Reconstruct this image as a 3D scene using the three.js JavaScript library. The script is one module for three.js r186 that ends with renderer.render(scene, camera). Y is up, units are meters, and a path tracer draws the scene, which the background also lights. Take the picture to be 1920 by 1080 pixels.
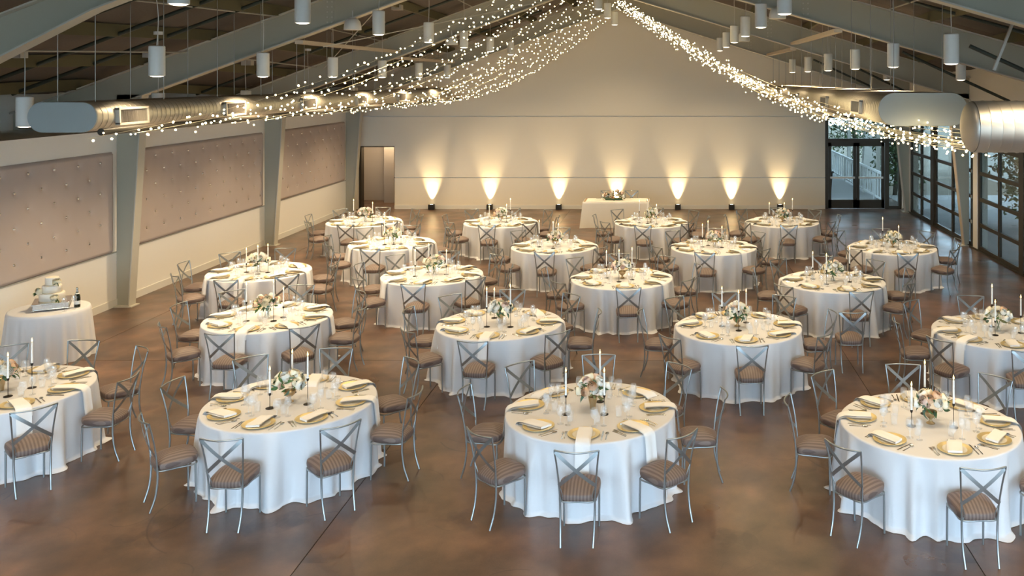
import * as THREE from 'three';
import { mergeGeometries } from 'three/addons/utils/BufferGeometryUtils.js';
import { RoundedBoxGeometry } from 'three/addons/geometries/RoundedBoxGeometry.js';

// ---------------------------------------------------------------- camera, sky, exposure
const scene = new THREE.Scene();
const EYE = 4.37, FOCAL = 1685, VPX = 1257, VPY = 148;            // eye height (m), focal length and vanishing point (px of 1920 x 1080)
const camera = new THREE.PerspectiveCamera(2 * Math.atan(540 / FOCAL) * 180 / Math.PI, 1920 / 1080, 0.1, 200);
camera.position.set(0, EYE, 0);
camera.lookAt(0, EYE, -10);
camera.setViewOffset(1920, 1080, 960 - VPX, 540 - VPY, 1920, 1080); // shift lens: verticals stay upright
scene.background = new THREE.Color().setRGB(0.59, 0.80, 1.0);       // even, overcast late-day sky
scene.backgroundIntensity = 10.5;
const renderer = new THREE.WebGLRenderer({ antialias: true });
renderer.toneMapping = THREE.LinearToneMapping;
renderer.toneMappingExposure = 1.22;
renderer.shadowMap.enabled = true;
const LAMP_I = 28, UPLIGHT_I = 27;
const WARM = new THREE.Color().setRGB(1, 0.76, 0.46);

// ---------------------------------------------------------------- helpers
let seed = 7;
const rnd = () => { seed = (seed * 1664525 + 1013904223) % 4294967296; return seed / 4294967296; };
const rr = (a, b) => a + (b - a) * rnd();
const V = (x, y, z) => new THREE.Vector3(x, y, z);
const col = (r, g, b) => new THREE.Color().setRGB(r, g, b);
const taken = new Map();
function numbered(n) { const k = taken.get(n) ?? 0; taken.set(n, k + 1); return k ? `${n}_${String(k).padStart(3, '0')}` : n; }
function tag(o, label, category, group, kind) {
  o.userData = { label, category };
  if (group) o.userData.group = group;
  if (kind) o.userData.kind = kind;
  return o;
}
function thing(name, label, category, pos = [0, 0, 0], turn = 0, group, kind) {
  const o = new THREE.Group(); o.name = numbered(name); scene.add(o);
  o.position.set(...pos); o.rotation.y = turn;
  return tag(o, label, category, group, kind);
}
function part(parent, name, geo, mat) {
  const m = new THREE.Mesh(geo, mat); m.name = name; m.castShadow = m.receiveShadow = true; parent.add(m); return m;
}
function solo(name, geo, mat, label, category, pos = [0, 0, 0], turn = 0, group, kind) {
  const m = new THREE.Mesh(geo, mat); m.name = numbered(name); m.castShadow = m.receiveShadow = true; scene.add(m);
  m.position.set(...pos); m.rotation.y = turn;
  return tag(m, label, category, group, kind);
}
function copyOf(o, base, pos, turn, label, group) {
  const c = o.clone(); c.name = numbered(base); scene.add(c); c.position.set(...pos); c.rotation.y = turn;
  c.userData = { ...o.userData, label }; if (group) c.userData.group = group;
  return c;
}
const at = (g, x, y, z) => g.translate(x, y, z);
const box = (w, h, d, x = 0, y = 0, z = 0) => at(new THREE.BoxGeometry(w, h, d), x, y, z);
const span = (x0, x1, y0, y1, z0, z1) => box(Math.abs(x1 - x0), Math.abs(y1 - y0), Math.abs(z1 - z0), (x0 + x1) / 2, (y0 + y1) / 2, (z0 + z1) / 2);
const tube = (pts, r, seg = 12, rad = 6, closed = false) => new THREE.TubeGeometry(new THREE.CatmullRomCurve3(pts, closed), seg, r, rad, closed);
function rod(a, b, r, rad = 6) {
  const d = b.clone().sub(a), g = new THREE.CylinderGeometry(r, r, d.length(), rad);
  g.applyQuaternion(new THREE.Quaternion().setFromUnitVectors(V(0, 1, 0), d.normalize()));
  return g.translate((a.x + b.x) / 2, (a.y + b.y) / 2, (a.z + b.z) / 2);
}
function beam(a, b, w, h) {                                        // rectangular bar from a to b, w across, h high
  const d = b.clone().sub(a), g = new THREE.BoxGeometry(w, h, d.length());
  g.applyMatrix4(new THREE.Matrix4().lookAt(b, a, V(0, 1, 0)));
  return g.translate((a.x + b.x) / 2, (a.y + b.y) / 2, (a.z + b.z) / 2);
}
const lathe = (pts, seg = 24) => new THREE.LatheGeometry(pts.map(([x, y]) => new THREE.Vector2(x, y)), seg);
const merge = (list) => mergeGeometries(list.map((g) => (g.index ? g.toNonIndexed() : g)).map((g) => { for (const k of Object.keys(g.attributes)) if (!['position', 'normal', 'uv'].includes(k)) g.deleteAttribute(k); return g; }));
function plate(pts, depth) {                                       // polygon in x,y extruded along -z, centred on z = 0
  const s = new THREE.Shape(pts.map(([x, y]) => new THREE.Vector2(x, y)));
  return at(new THREE.ExtrudeGeometry(s, { depth, bevelEnabled: false }), 0, 0, -depth / 2);
}
function surface(nu, nv, f, uvf) {                                 // grid surface f(u, v) -> [x, y, z]
  const pos = [], uv = [], idx = [];
  for (let j = 0; j <= nv; j++) for (let i = 0; i <= nu; i++) {
    const u = i / nu, v = j / nv, p = f(u, v); pos.push(...p); uv.push(...(uvf ? uvf(u, v, p) : [u, v]));
  }
  for (let j = 0; j < nv; j++) for (let i = 0; i < nu; i++) {
    const a = j * (nu + 1) + i, b = a + 1, c = a + nu + 1, d = c + 1; idx.push(a, b, d, a, d, c);
  }
  const g = new THREE.BufferGeometry();
  g.setAttribute('position', new THREE.Float32BufferAttribute(pos, 3));
  g.setAttribute('uv', new THREE.Float32BufferAttribute(uv, 2));
  g.setIndex(idx); g.computeVertexNormals();
  return g;
}
const hash = (x, y) => { const s = Math.sin(x * 127.1 + y * 311.7) * 43758.5453; return s - Math.floor(s); };
function vnoise(x, y, p) {                                         // tileable value noise of period p
  const ix = Math.floor(x), iy = Math.floor(y), fx = x - ix, fy = y - iy, s = fx * fx * (3 - 2 * fx), t = fy * fy * (3 - 2 * fy);
  const h = (a, b) => hash(((a % p) + p) % p, ((b % p) + p) % p);
  return (h(ix, iy) * (1 - s) + h(ix + 1, iy) * s) * (1 - t) + (h(ix, iy + 1) * (1 - s) + h(ix + 1, iy + 1) * s) * t;
}
const fbm = (x, y, p, o = 5) => { let v = 0, a = 0.5, k = 1; for (let i = 0; i < o; i++) { v += a * vnoise(x * k, y * k, p * k); a *= 0.5; k *= 2; } return v; };
function dataTex(n, m, f, srgb) {
  const d = new Uint8Array(n * m * 4);
  for (let j = 0; j < m; j++) for (let i = 0; i < n; i++) { const c = f(i / n, j / m); for (let k = 0; k < 3; k++) d[(j * n + i) * 4 + k] = Math.max(0, Math.min(255, c[k])); d[(j * n + i) * 4 + 3] = 255; }
  const t = new THREE.DataTexture(d, n, m); t.wrapS = t.wrapT = THREE.RepeatWrapping; t.magFilter = t.minFilter = THREE.LinearFilter;
  if (srgb) t.colorSpace = THREE.SRGBColorSpace; t.needsUpdate = true; return t;
}
const std = (c, roughness, metalness = 0, extra = {}) => new THREE.MeshStandardMaterial({ color: c, roughness, metalness, side: THREE.DoubleSide, ...extra });
const glow = (c, k) => new THREE.MeshStandardMaterial({ color: 0x000000, emissive: c, emissiveIntensity: k, roughness: 1 });
const thinGlass = (tint, rough = 0.02) => new THREE.MeshPhysicalMaterial({ color: tint, roughness: rough, transmission: 1, thickness: 0, ior: 1.5, side: THREE.DoubleSide });

// ---------------------------------------------------------------- materials
function concrete() {
  const n = 1024, cv = document.createElement('canvas'); cv.width = cv.height = n;
  const g = cv.getContext('2d'), im = g.createImageData(n, n);
  for (let j = 0; j < n; j++) for (let i = 0; i < n; i++) {
    const x = i / n, y = j / n, big = fbm(x * 5, y * 5, 5), mid = fbm(x * 18 + 3, y * 18, 18), fine = hash(i, j);
    const t = 0.50 + 0.26 * (big - 0.45) + 0.4 * (mid - 0.45) + 0.05 * (fine - 0.5), warm = fbm(x * 4 + 9, y * 4, 4);
    const k = (j * n + i) * 4; im.data[k] = 255 * t * (0.625 + 0.09 * warm); im.data[k + 1] = 255 * t * (0.485 + 0.03 * warm); im.data[k + 2] = 255 * t * (0.39 - 0.01 * warm); im.data[k + 3] = 255;
  }
  g.putImageData(im, 0, 0);
  g.lineCap = 'round';
  for (let k = 0; k < 60; k++) {                                   // scuffs left by dragged chairs
    g.strokeStyle = `rgba(32,22,16,${0.12 + 0.25 * rnd()})`; g.lineWidth = 0.8 + 2 * rnd();
    const x = rnd() * n, y = rnd() * n, r = 25 + 120 * rnd(), a = rnd() * 6.28; g.beginPath(); g.ellipse(x, y, r, r * rr(0.3, 0.9), rnd() * 3, a, a + rr(0.5, 2.2)); g.stroke();
  }
  for (let k = 0; k < 26; k++) {                                   // old stains
    const x = rnd() * n, y = rnd() * n; g.fillStyle = `rgba(40,26,18,${0.05 + 0.1 * rnd()})`;
    for (let q = 0; q < 9; q++) { g.beginPath(); g.ellipse(x + rr(-30, 30), y + rr(-20, 20), rr(6, 36), rr(4, 20), rnd() * 3, 0, 6.28); g.fill(); }
  }
  const t = new THREE.CanvasTexture(cv); t.colorSpace = THREE.SRGBColorSpace; t.wrapS = t.wrapT = THREE.RepeatWrapping; return t;
}
const floorMap = concrete();
const floorRough = dataTex(256, 256, (x, y) => { const v = 95 + 120 * (fbm(x * 6, y * 6, 6) - 0.3); return [v, v, v]; });
const plaster = dataTex(256, 256, (x, y) => { const v = 110 + 90 * fbm(x * 24, y * 24, 24, 3); return [v, v, v]; });
const weave = dataTex(128, 128, (x, y) => { const v = 128 + 60 * Math.sin(x * 200) * Math.sin(y * 200) + 40 * (hash(x * 128, y * 128) - 0.5); return [v, v, v]; });
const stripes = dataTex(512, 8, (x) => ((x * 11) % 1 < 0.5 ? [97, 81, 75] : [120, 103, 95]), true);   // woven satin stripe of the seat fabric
const brushed = dataTex(128, 128, (x, y) => { const v = 120 + 70 * (fbm(x * 3, y * 40, 8, 3) - 0.4); return [v, v, v]; });
const tiled = (t, u, v) => { const c = t.clone(); c.repeat.set(u, v); c.needsUpdate = true; return c; };
const M = {
  floor: new THREE.MeshPhysicalMaterial({ map: floorMap, roughness: 0.95, roughnessMap: floorRough, clearcoat: 0.4, clearcoatRoughness: 0.24 }),
  joint: std(col(0.02, 0.016, 0.013), 0.95),
  wall: std(col(0.85, 0.82, 0.75), 0.8, 0, { bumpMap: plaster, bumpScale: 0.0015 }),
  gable: std(col(0.80, 0.725, 0.59), 0.8, 0, { bumpMap: plaster, bumpScale: 0.0015 }),  // wall paint tinted warmer: uplight glow put into the colour
  trim: std(col(0.74, 0.72, 0.66), 0.6),
  taupeWall: std(col(0.33, 0.29, 0.26), 0.85),
  steel: std(col(0.40, 0.375, 0.29), 0.55),
  flange: std(col(0.52, 0.49, 0.41), 0.55),  // frame steel again, lightened: lamp light put into the colour
  roof: std(col(0.135, 0.113, 0.098), 0.9, 0, { bumpMap: plaster, bumpScale: 0.01 }),
  purlin: std(col(0.115, 0.10, 0.05), 0.7),
  timber: std(col(0.56, 0.48, 0.38), 0.7),
  darkPipe: std(col(0.035, 0.045, 0.035), 0.5),
  blackPipe: std(col(0.03, 0.025, 0.02), 0.5),
  greyPipe: std(col(0.40, 0.39, 0.34), 0.5),
  wire: std(col(0.35, 0.34, 0.31), 0.4, 0.6),
  panel: std(col(0.52, 0.435, 0.385), 0.92, 0, { bumpMap: weave, bumpScale: 0.001 }),
  stud: std(col(0.92, 0.92, 0.9), 0.08, 1),
  alu: std(col(0.62, 0.61, 0.57), 0.34, 0.95, { roughnessMap: null }),
  galv: new THREE.MeshStandardMaterial({ color: col(0.58, 0.55, 0.49), metalness: 0.85, roughness: 0.46, side: THREE.DoubleSide }),
  cap: new THREE.MeshStandardMaterial({ color: col(0.36, 0.385, 0.37), metalness: 0.3, roughness: 0.55, bumpMap: brushed, bumpScale: 0.001, side: THREE.DoubleSide }),
  slat: std(col(0.24, 0.22, 0.195), 0.5, 0.3), grille: std(col(0.5, 0.47, 0.42), 0.5, 0.3),
  bronze: std(col(0.045, 0.035, 0.022), 0.45, 0.3),
  pane: thinGlass(col(0.60, 0.64, 0.64)), clearPane: thinGlass(col(0.95, 0.97, 0.97)),
  whiteBar: std(col(0.75, 0.74, 0.7), 0.4),
  cloth: new THREE.MeshPhysicalMaterial({ color: col(0.70, 0.705, 0.73), roughness: 0.9, sheen: 0.25, sheenRoughness: 0.6, sheenColor: col(1, 1, 1), side: THREE.DoubleSide, bumpMap: tiled(weave, 30, 30), bumpScale: 0.0006 }),
  creamCloth: std(col(0.80, 0.77, 0.70), 0.92),
  napkin: std(col(0.86, 0.86, 0.86), 0.9),
  chairMetal: std(col(0.37, 0.40, 0.41), 0.34, 0.85),
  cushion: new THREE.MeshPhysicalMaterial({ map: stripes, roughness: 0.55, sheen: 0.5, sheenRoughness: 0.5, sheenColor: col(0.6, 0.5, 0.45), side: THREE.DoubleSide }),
  wood: std(col(0.35, 0.24, 0.14), 0.6),
  gold: std(col(0.86, 0.70, 0.36), 0.36, 0.75), goldPale: std(col(0.80, 0.76, 0.66), 0.3, 0.2),
  silver: std(col(0.78, 0.77, 0.75), 0.16, 1),
  glass: new THREE.MeshPhysicalMaterial({ color: col(0.97, 0.98, 0.99), roughness: 0.05, transmission: 0.86, thickness: 0, ior: 1.8, side: THREE.DoubleSide }),
  wax: new THREE.MeshPhysicalMaterial({ color: col(0.90, 0.89, 0.85), roughness: 0.45 }),
  iron: std(col(0.025, 0.022, 0.02), 0.45, 0.6),
  flame: glow(col(1, 0.55, 0.16), 16), wick: std(col(0.02, 0.02, 0.02), 1),
  bulb: glow(col(1, 0.78, 0.40), 20), bulbWire: std(col(0.60, 0.55, 0.42), 0.5, 0.3),
  lampWhite: std(col(0.70, 0.70, 0.66), 0.5), lampGlow: glow(col(1, 0.86, 0.66), 4), cord: std(col(0.55, 0.54, 0.5), 0.6),
  dome: std(col(0.72, 0.72, 0.68), 0.5),
  black: std(col(0.02, 0.02, 0.02), 0.5), upGlow: glow(col(1, 0.82, 0.5), 5),
  cream: std(col(0.86, 0.79, 0.60), 0.8), ivory: std(col(0.87, 0.85, 0.78), 0.8), blush: std(col(0.80, 0.62, 0.52), 0.8), peach: std(col(0.76, 0.52, 0.34), 0.8),
  yolk: std(col(0.70, 0.62, 0.25), 0.85),
  leaf: std(col(0.06, 0.13, 0.035), 0.55), leafDark: std(col(0.03, 0.075, 0.03), 0.5), leafBlue: std(col(0.09, 0.17, 0.13), 0.6), leafOlive: std(col(0.16, 0.15, 0.05), 0.6),
  brass: std(col(0.52, 0.40, 0.24), 0.34, 0.9),
  icing: new THREE.MeshPhysicalMaterial({ color: col(0.86, 0.80, 0.69), roughness: 0.55 }), ribbon: std(col(0.66, 0.55, 0.36), 0.5),
  bottle: std(col(0.012, 0.018, 0.01), 0.08), foil: std(col(0.55, 0.56, 0.55), 0.25, 0.9), paper: std(col(0.75, 0.74, 0.68), 0.7),
  patio: std(col(0.28, 0.28, 0.28), 0.85), stucco: std(col(0.46, 0.45, 0.42), 0.9), bark: std(col(0.10, 0.08, 0.06), 0.95),
  treeLeaf: std(col(0.05, 0.10, 0.035), 0.6, 0), railWhite: std(col(0.72, 0.74, 0.75), 0.5), soil: std(col(0.10, 0.085, 0.06), 1),
};

// ---------------------------------------------------------------- the building
const Z_BACK = 30.2, Z_FRONT = -5, X_L = -10.66, X_OUT = -12.7, X_R = 7.85;
// frames: z, left top a + b x, left bottom a + b x, right top c - d x, right bottom c - d x
const FR = [
  { z: -5.2, a: 8.36, b: 0.385, la: 7.80, lb: 0.385, c: 6.85, d: 0.273, rc: 6.29, rd: 0.285 },
  { z: 5.0, a: 8.36, b: 0.385, la: 7.80, lb: 0.385, c: 6.85, d: 0.273, rc: 6.29, rd: 0.285 },
  { z: 11.2, a: 8.36, b: 0.385, la: 7.98, lb: 0.385, c: 6.85, d: 0.273, rc: 6.29, rd: 0.285 },
  { z: 17.3, a: 8.346, b: 0.367, la: 7.774, lb: 0.367, c: 6.83, d: 0.273, rc: 6.27, rd: 0.285 },
  { z: 23.6, a: 8.17, b: 0.371, la: 7.60, lb: 0.371, c: 6.75, d: 0.30, rc: 6.17, rd: 0.30 },
  { z: 29.5, a: 7.84, b: 0.36, la: 7.277, lb: 0.355, c: 6.66, d: 0.307, rc: 6.11, rd: 0.314 },
  { z: 31.0, a: 7.80, b: 0.36, la: 7.2, lb: 0.355, c: 6.64, d: 0.307, rc: 6.1, rd: 0.314 },
];
function lerpFrame(z) {
  let i = 0; while (i < FR.length - 2 && z > FR[i + 1].z) i++;
  const A = FR[i], B = FR[i + 1], t = Math.max(0, Math.min(1, (z - A.z) / (B.z - A.z))), o = {};
  for (const k in A) o[k] = A[k] + (B[k] - A[k]) * t;
  return o;
}
const ridgeX = (f) => (f.c - f.a) / (f.b + f.d);
const roofY = (x, z) => { const f = lerpFrame(z); return Math.min(f.a + f.b * x, f.c - f.d * x); };

{ // floor: slabs with control joints between them
  const fl = new THREE.Group(); fl.name = 'floor'; scene.add(fl);
  tag(fl, 'brown stained concrete floor with scuffs and control joints', 'floor', null, 'structure');
  part(fl, 'joint_filler', span(X_OUT, 8.1, -0.25, -0.006, -Z_BACK - 2.6, -Z_FRONT + 0.2), M.joint);
  const xs = [X_OUT, -9.45, -3.34, 2.77, 8.1], zs = [Z_FRONT - 0.2, 1.75, 7.85, 13.95, 20.05, 26.15, Z_BACK + 2.6];
  for (let i = 0; i < 4; i++) for (let j = 0; j < 6; j++) {
    const g = span(xs[i] + 0.005, xs[i + 1] - 0.005, -0.2, 0, -zs[j + 1] + 0.005, -zs[j] - 0.005);
    const p = g.attributes.position, uv = g.attributes.uv, ou = rnd(), ov = rnd();
    for (let k = 0; k < p.count; k++) uv.setXY(k, p.getX(k) / 6.4 + ou, p.getZ(k) / 6.4 + ov);
    part(fl, 'slab', g, M.floor);
  }
}
function roofOutline(z, x0, x1, y0, extra = 0.2) {                 // polygon under the roof at depth z
  const f = lerpFrame(z), rx = ridgeX(f);
  return [[x0, y0], [x1, y0], [x1, f.c - f.d * x1 + extra], [rx, f.a + f.b * rx + extra], [(4.3 - extra - f.a) / f.b, 4.3], [x0, 4.3]];
}
{ // back wall: three bands with reveals, a doorway and the glazed doors
  const w = new THREE.Group(); w.name = 'wall_back'; scene.add(w);
  tag(w, 'tall cream gable wall with horizontal reveals, washed by warm uplights whose glow is also tinted into its colour', 'wall', null, 'structure');
  const z0 = -Z_BACK, z1 = -Z_BACK - 0.25, P = (...a) => part(w, 'wall_panel', span(a[0], a[1], a[2], a[3], z0, z1), M.gable);
  P(-9.27, 5.20, 0, 1.04); P(-9.27, 5.20, 1.07, 3.10);
  P(X_OUT, -10.41, 0, 3.10); P(-10.41, -9.27, 2.11, 3.10); P(7.78, 8.2, 0, 3.10);
  part(w, 'wall_panel', at(plate(roofOutline(Z_BACK, X_OUT, 8.2, 3.13, 0.3), 0.25), 0, 0, -Z_BACK - 0.125), M.gable);
  part(w, 'reveal', span(-9.27, 5.2, 1.03, 1.08, z0 - 0.06, z1), M.trim); part(w, 'reveal', span(X_OUT, 8.2, 3.09, 3.14, z0 - 0.06, z1), M.trim);
  const bb = new THREE.Mesh(span(-9.27, 5.2, 0, 0.13, z0, z0 + 0.018), M.trim); bb.name = 'baseboard_back'; scene.add(bb);
  tag(bb, 'low cream baseboard along the uplit wall', 'baseboard', null, 'structure');
  const r = new THREE.Group(); r.name = 'wall_corridor'; scene.add(r); tag(r, 'taupe corridor walls behind the open doorway', 'wall', null, 'structure');
  part(r, 'wall_panel', span(-11.2, -8.9, 0, 2.5, -Z_BACK - 2.2, -Z_BACK - 2.3), M.taupeWall);
  part(r, 'wall_panel', span(-9.0, -8.9, 0, 2.5, z1, -Z_BACK - 2.2), M.taupeWall);
  part(r, 'wall_panel', span(-11.3, -11.2, 0, 2.5, z1, -Z_BACK - 2.3), M.wall);
  part(r, 'soffit', span(-11.3, -8.9, 2.5, 2.6, z1, -Z_BACK - 2.3), M.wall);
  part(r, 'pier', span(-10.1, -9.75, 0, 2.5, -Z_BACK - 1.5, -Z_BACK - 2.2), M.taupeWall);
  const d = new THREE.Group(); d.name = 'door_1'; scene.add(d); tag(d, 'dark metal frame edge of the open doorway by the tufted wall', 'door', null, 'structure');
  part(d, 'jamb', span(-10.46, -10.38, 0, 2.11, z0 + 0.02, z1), M.bronze); part(d, 'head', span(-10.38, -9.27, 2.08, 2.11, z0 + 0.004, z1), M.bronze);
}
{ // left side: infill wall between the columns, outer wall above and behind it
  const w = new THREE.Group(); w.name = 'wall_left'; scene.add(w); tag(w, 'low white infill wall under and above the tufted panels', 'wall', null, 'structure');
  part(w, 'lower_wall', span(X_L - 0.12, X_L, 0, 1.05, -Z_BACK, -Z_FRONT), M.wall);
  part(w, 'backing_wall', span(X_L - 0.12, X_L - 0.03, 1.05, 2.98, -Z_BACK, -Z_FRONT), M.wall);
  part(w, 'upper_wall', span(X_L - 0.12, X_L, 2.98, 3.32, -Z_BACK, -Z_FRONT), M.wall);
  part(w, 'ledge', span(X_OUT, X_L, 3.32, 3.38, -Z_BACK, -Z_FRONT), M.wall);
  part(w, 'ledge_trim', span(X_L, X_L + 0.012, 1.03, 1.055, -Z_BACK, -Z_FRONT), M.greyPipe);
  const o = new THREE.Mesh(span(X_OUT - 0.2, X_OUT, 0, 4.25, -Z_BACK - 0.2, -Z_FRONT), M.wall); o.name = 'wall_outer_left'; scene.add(o);
  tag(o, 'pale outer wall under the eave behind the tufted wall', 'wall', null, 'structure');
  const bb = new THREE.Mesh(span(X_L, X_L + 0.018, 0, 0.14, -Z_BACK, -Z_FRONT), M.trim); bb.name = 'baseboard_left'; scene.add(bb);
  tag(bb, 'white baseboard along the tufted wall', 'baseboard', null, 'structure');
}
// tufted panels with a metal stud in every dimple
[[23.75, 29.35, 'beside the open doorway'], [17.45, 23.45, 'middle of the three'], [11.35, 17.15, 'beside the cake table']].forEach(([za, zb, where]) => {
  const g = thing('tufted_wall_panel', `taupe upholstered wall panel dotted with shiny studs, ${where}`, 'wall panel', [X_L, 1.055, -(za + zb) / 2]);
  const L = zb - za, H = 1.92, studs = [];
  for (let r = 0; r < 6; r++) for (let k = -6; k <= 6; k++) { const s = k * 0.63 + (r % 2 ? 0.315 : 0); if (Math.abs(s) < L / 2 - 0.08) studs.push([s, 1.745 - r * 0.29]); }
  const f = (u, v) => {
    const s = (u - 0.5) * L, y = v * H; let d = 0.045;
    for (const [a, b] of studs) { const q = Math.hypot(a - s, b - y); if (q < 0.2) d -= 0.026 * Math.exp(-q * q / 0.0016) + 0.014 * Math.exp(-q * q / 0.010); }
    const e = Math.min(u * L, (1 - u) * L, y, H - y); return [d * Math.min(1, e / 0.02), y, s];
  };
  part(g, 'upholstery', surface(150, 54, f, (u, v) => [u * 12, v * 4]), M.panel);
  const sg = new THREE.SphereGeometry(0.026, 12, 8).scale(0.6, 1, 1);
  for (const [s, y] of studs) { const m = part(g, 'stud', sg, M.stud); m.position.set(0.024, y, s); }
});
{ // right side: header above the glazed overhead doors
  const w = new THREE.Group(); w.name = 'wall_right'; scene.add(w); tag(w, 'pale header wall above the glazed doors', 'wall', null, 'structure');
  part(w, 'header', span(X_R, X_R + 0.25, 3.42, 4.9, -Z_BACK - 0.2, -Z_FRONT), M.wall);
  for (const z of [29.5, 23.1, 17.0, 10.9, 4.9, -1.1]) part(w, 'pier', span(X_R - 0.02, X_R + 0.25, 0, 3.42, -z - 0.16, -z + 0.16), M.wall);
}
let doorNo = 2;
function overheadDoor(za, zb, where) {                             // sectional glazed door between depths za < zb
  const d = new THREE.Group(); d.name = `door_${doorNo++}`; scene.add(d);
  tag(d, `dark bronze sectional overhead door with ten glass panes, ${where}`, 'door', null, 'structure');
  const zs = [za, (za + zb) / 2, zb], ys = [0.02, 0.66, 1.31, 1.97, 2.64, 3.36];
  zs.forEach((z, i) => part(d, 'stile', span(X_R - 0.01, X_R + 0.06, 0, 3.42, -z - (i === 1 ? 0.045 : 0.06), -z + (i === 1 ? 0.045 : 0.06)), M.bronze));
  ys.forEach((y, i) => part(d, 'rail', span(X_R - 0.005, X_R + 0.055, y - (i ? 0.045 : 0.02), y + (i ? 0.045 : 0.1), -zb, -za), M.bronze));
  for (let i = 0; i < 2; i++) for (let k = 0; k < 5; k++) part(d, 'pane', span(X_R + 0.02, X_R + 0.021, ys[k], ys[k + 1], -zs[i + 1], -zs[i]), M.pane);
  for (const y of [0.66, 1.31, 1.97, 2.64]) part(d, 'hinge', span(X_R - 0.03, X_R - 0.004, y - 0.04, y + 0.04, -za - 0.05, -za + 0.05), M.greyPipe);
}
overheadDoor(26.95, 29.3, 'next to the double exit doors'); overheadDoor(23.4, 26.65, 'between corner door and leaning steel column'); overheadDoor(20.1, 22.85, 'just past the leaning steel column');
[[17.25, 19.9], [14.1, 16.75], [11.1, 13.9], [8.0, 10.65], [5.1, 7.8]].forEach(([a, b]) => overheadDoor(a, b, 'farther along the glazed side'));
{ const t = new THREE.Group(); t.name = 'trim_1'; scene.add(t); tag(t, 'dark bronze posts and sill between the glazed overhead doors', 'trim', null, 'structure');
  for (const z of [26.8, 19.98, 13.98, 7.9]) part(t, 'post', span(X_R - 0.06, X_R + 0.08, 0, 3.42, -z - 0.13, -z + 0.13), M.bronze);
  part(t, 'sill', span(X_R - 0.05, X_R + 0.1, -0.02, 0.03, -Z_BACK, -5), M.bronze); part(t, 'head_rail', span(X_R - 0.05, X_R + 0.08, 3.36, 3.46, -Z_BACK, -5), M.bronze); }
{ // glazed double doors in the back wall with transom and sidelight
  const d = new THREE.Group(); d.name = `door_${doorNo++}`; scene.add(d); tag(d, 'dark bronze glazed double exit doors with transom and sidelight', 'door', null, 'structure');
  const z = -Z_BACK - 0.1, S = (n, x0, x1, y0, y1, m = M.bronze, t = 0.06, dz = 0) => part(d, n, span(x0, x1, y0, y1, z - t + dz, z + t + dz), m);
  S('jamb', 5.20, 5.31, 0, 3.13); S('mullion', 7.22, 7.36, 0, 3.13); S('jamb', 7.68, 7.78, 0, 3.13); S('head', 5.31, 7.68, 3.05, 3.13); S('transom_bar', 5.31, 7.22, 2.22, 2.36); S('sidelight_rail', 7.36, 7.68, 2.26, 2.34); S('sidelight_rail', 7.36, 7.68, 0, 0.1);
  S('pane', 5.31, 7.22, 2.36, 3.05, M.pane, 0.002); S('pane', 7.36, 7.68, 0.1, 2.26, M.pane, 0.002); S('pane', 7.36, 7.68, 2.34, 3.05, M.pane, 0.002);
  for (const [x0, x1] of [[5.32, 6.26], [6.27, 7.21]]) {
    const leaf = part(d, 'door_leaf', merge([span(x0, x0 + 0.1, 0.01, 2.22, z - 0.03, z + 0.03), span(x1 - 0.1, x1, 0.01, 2.22, z - 0.03, z + 0.03), span(x0, x1, 0.01, 0.3, z - 0.03, z + 0.03), span(x0, x1, 2.1, 2.22, z - 0.03, z + 0.03)]), M.bronze);
    part(leaf, 'pane', span(x0 + 0.1, x1 - 0.1, 0.3, 2.1, z - 0.002, z + 0.002), M.pane);
    part(leaf, 'push_bar', span(x0 + 0.06, x1 - 0.06, 1.02, 1.08, z + 0.05, z + 0.11), M.whiteBar);
  }
}
{ // wall behind the camera with a broad bank of windows
  const w = new THREE.Group(); w.name = 'wall_front'; scene.add(w); tag(w, 'end wall with a wide bank of windows', 'wall', null, 'structure');
  const zf = -Z_FRONT;
  part(w, 'wall_panel', span(X_OUT, -10.2, 0, 5.2, zf, zf + 0.25), M.wall); part(w, 'wall_panel', span(7.4, 8.2, 0, 5.2, zf, zf + 0.25), M.wall); part(w, 'wall_panel', span(-10.2, 7.4, 0, 0.3, zf, zf + 0.25), M.wall);
  part(w, 'wall_panel', at(plate(roofOutline(-4.9, X_OUT, 8.2, 4.9, 0.3), 0.25), 0, 0, zf + 0.125), M.wall);
  const n = new THREE.Group(); n.name = 'window_1'; scene.add(n); tag(n, 'wide bank of daylit windows in the end wall', 'window', null, 'structure');
  for (let i = 0; i <= 8; i++) part(n, 'mullion', span(-10.2 + i * 2.2 - 0.04, -10.2 + i * 2.2 + 0.04, 0.3, 4.9, zf + 0.05, zf + 0.15), M.bronze);
  for (const y of [0.33, 2.6, 4.87]) part(n, 'rail', span(-10.2, 7.4, y - 0.04, y + 0.04, zf + 0.05, zf + 0.15), M.bronze);
  for (let i = 0; i < 8; i++) for (const [a, b] of [[0.37, 2.56], [2.64, 4.83]]) part(n, 'pane', span(-10.16 + i * 2.2, -8.04 + i * 2.2, a, b, zf + 0.1, zf + 0.101), M.clearPane);
}
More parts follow.
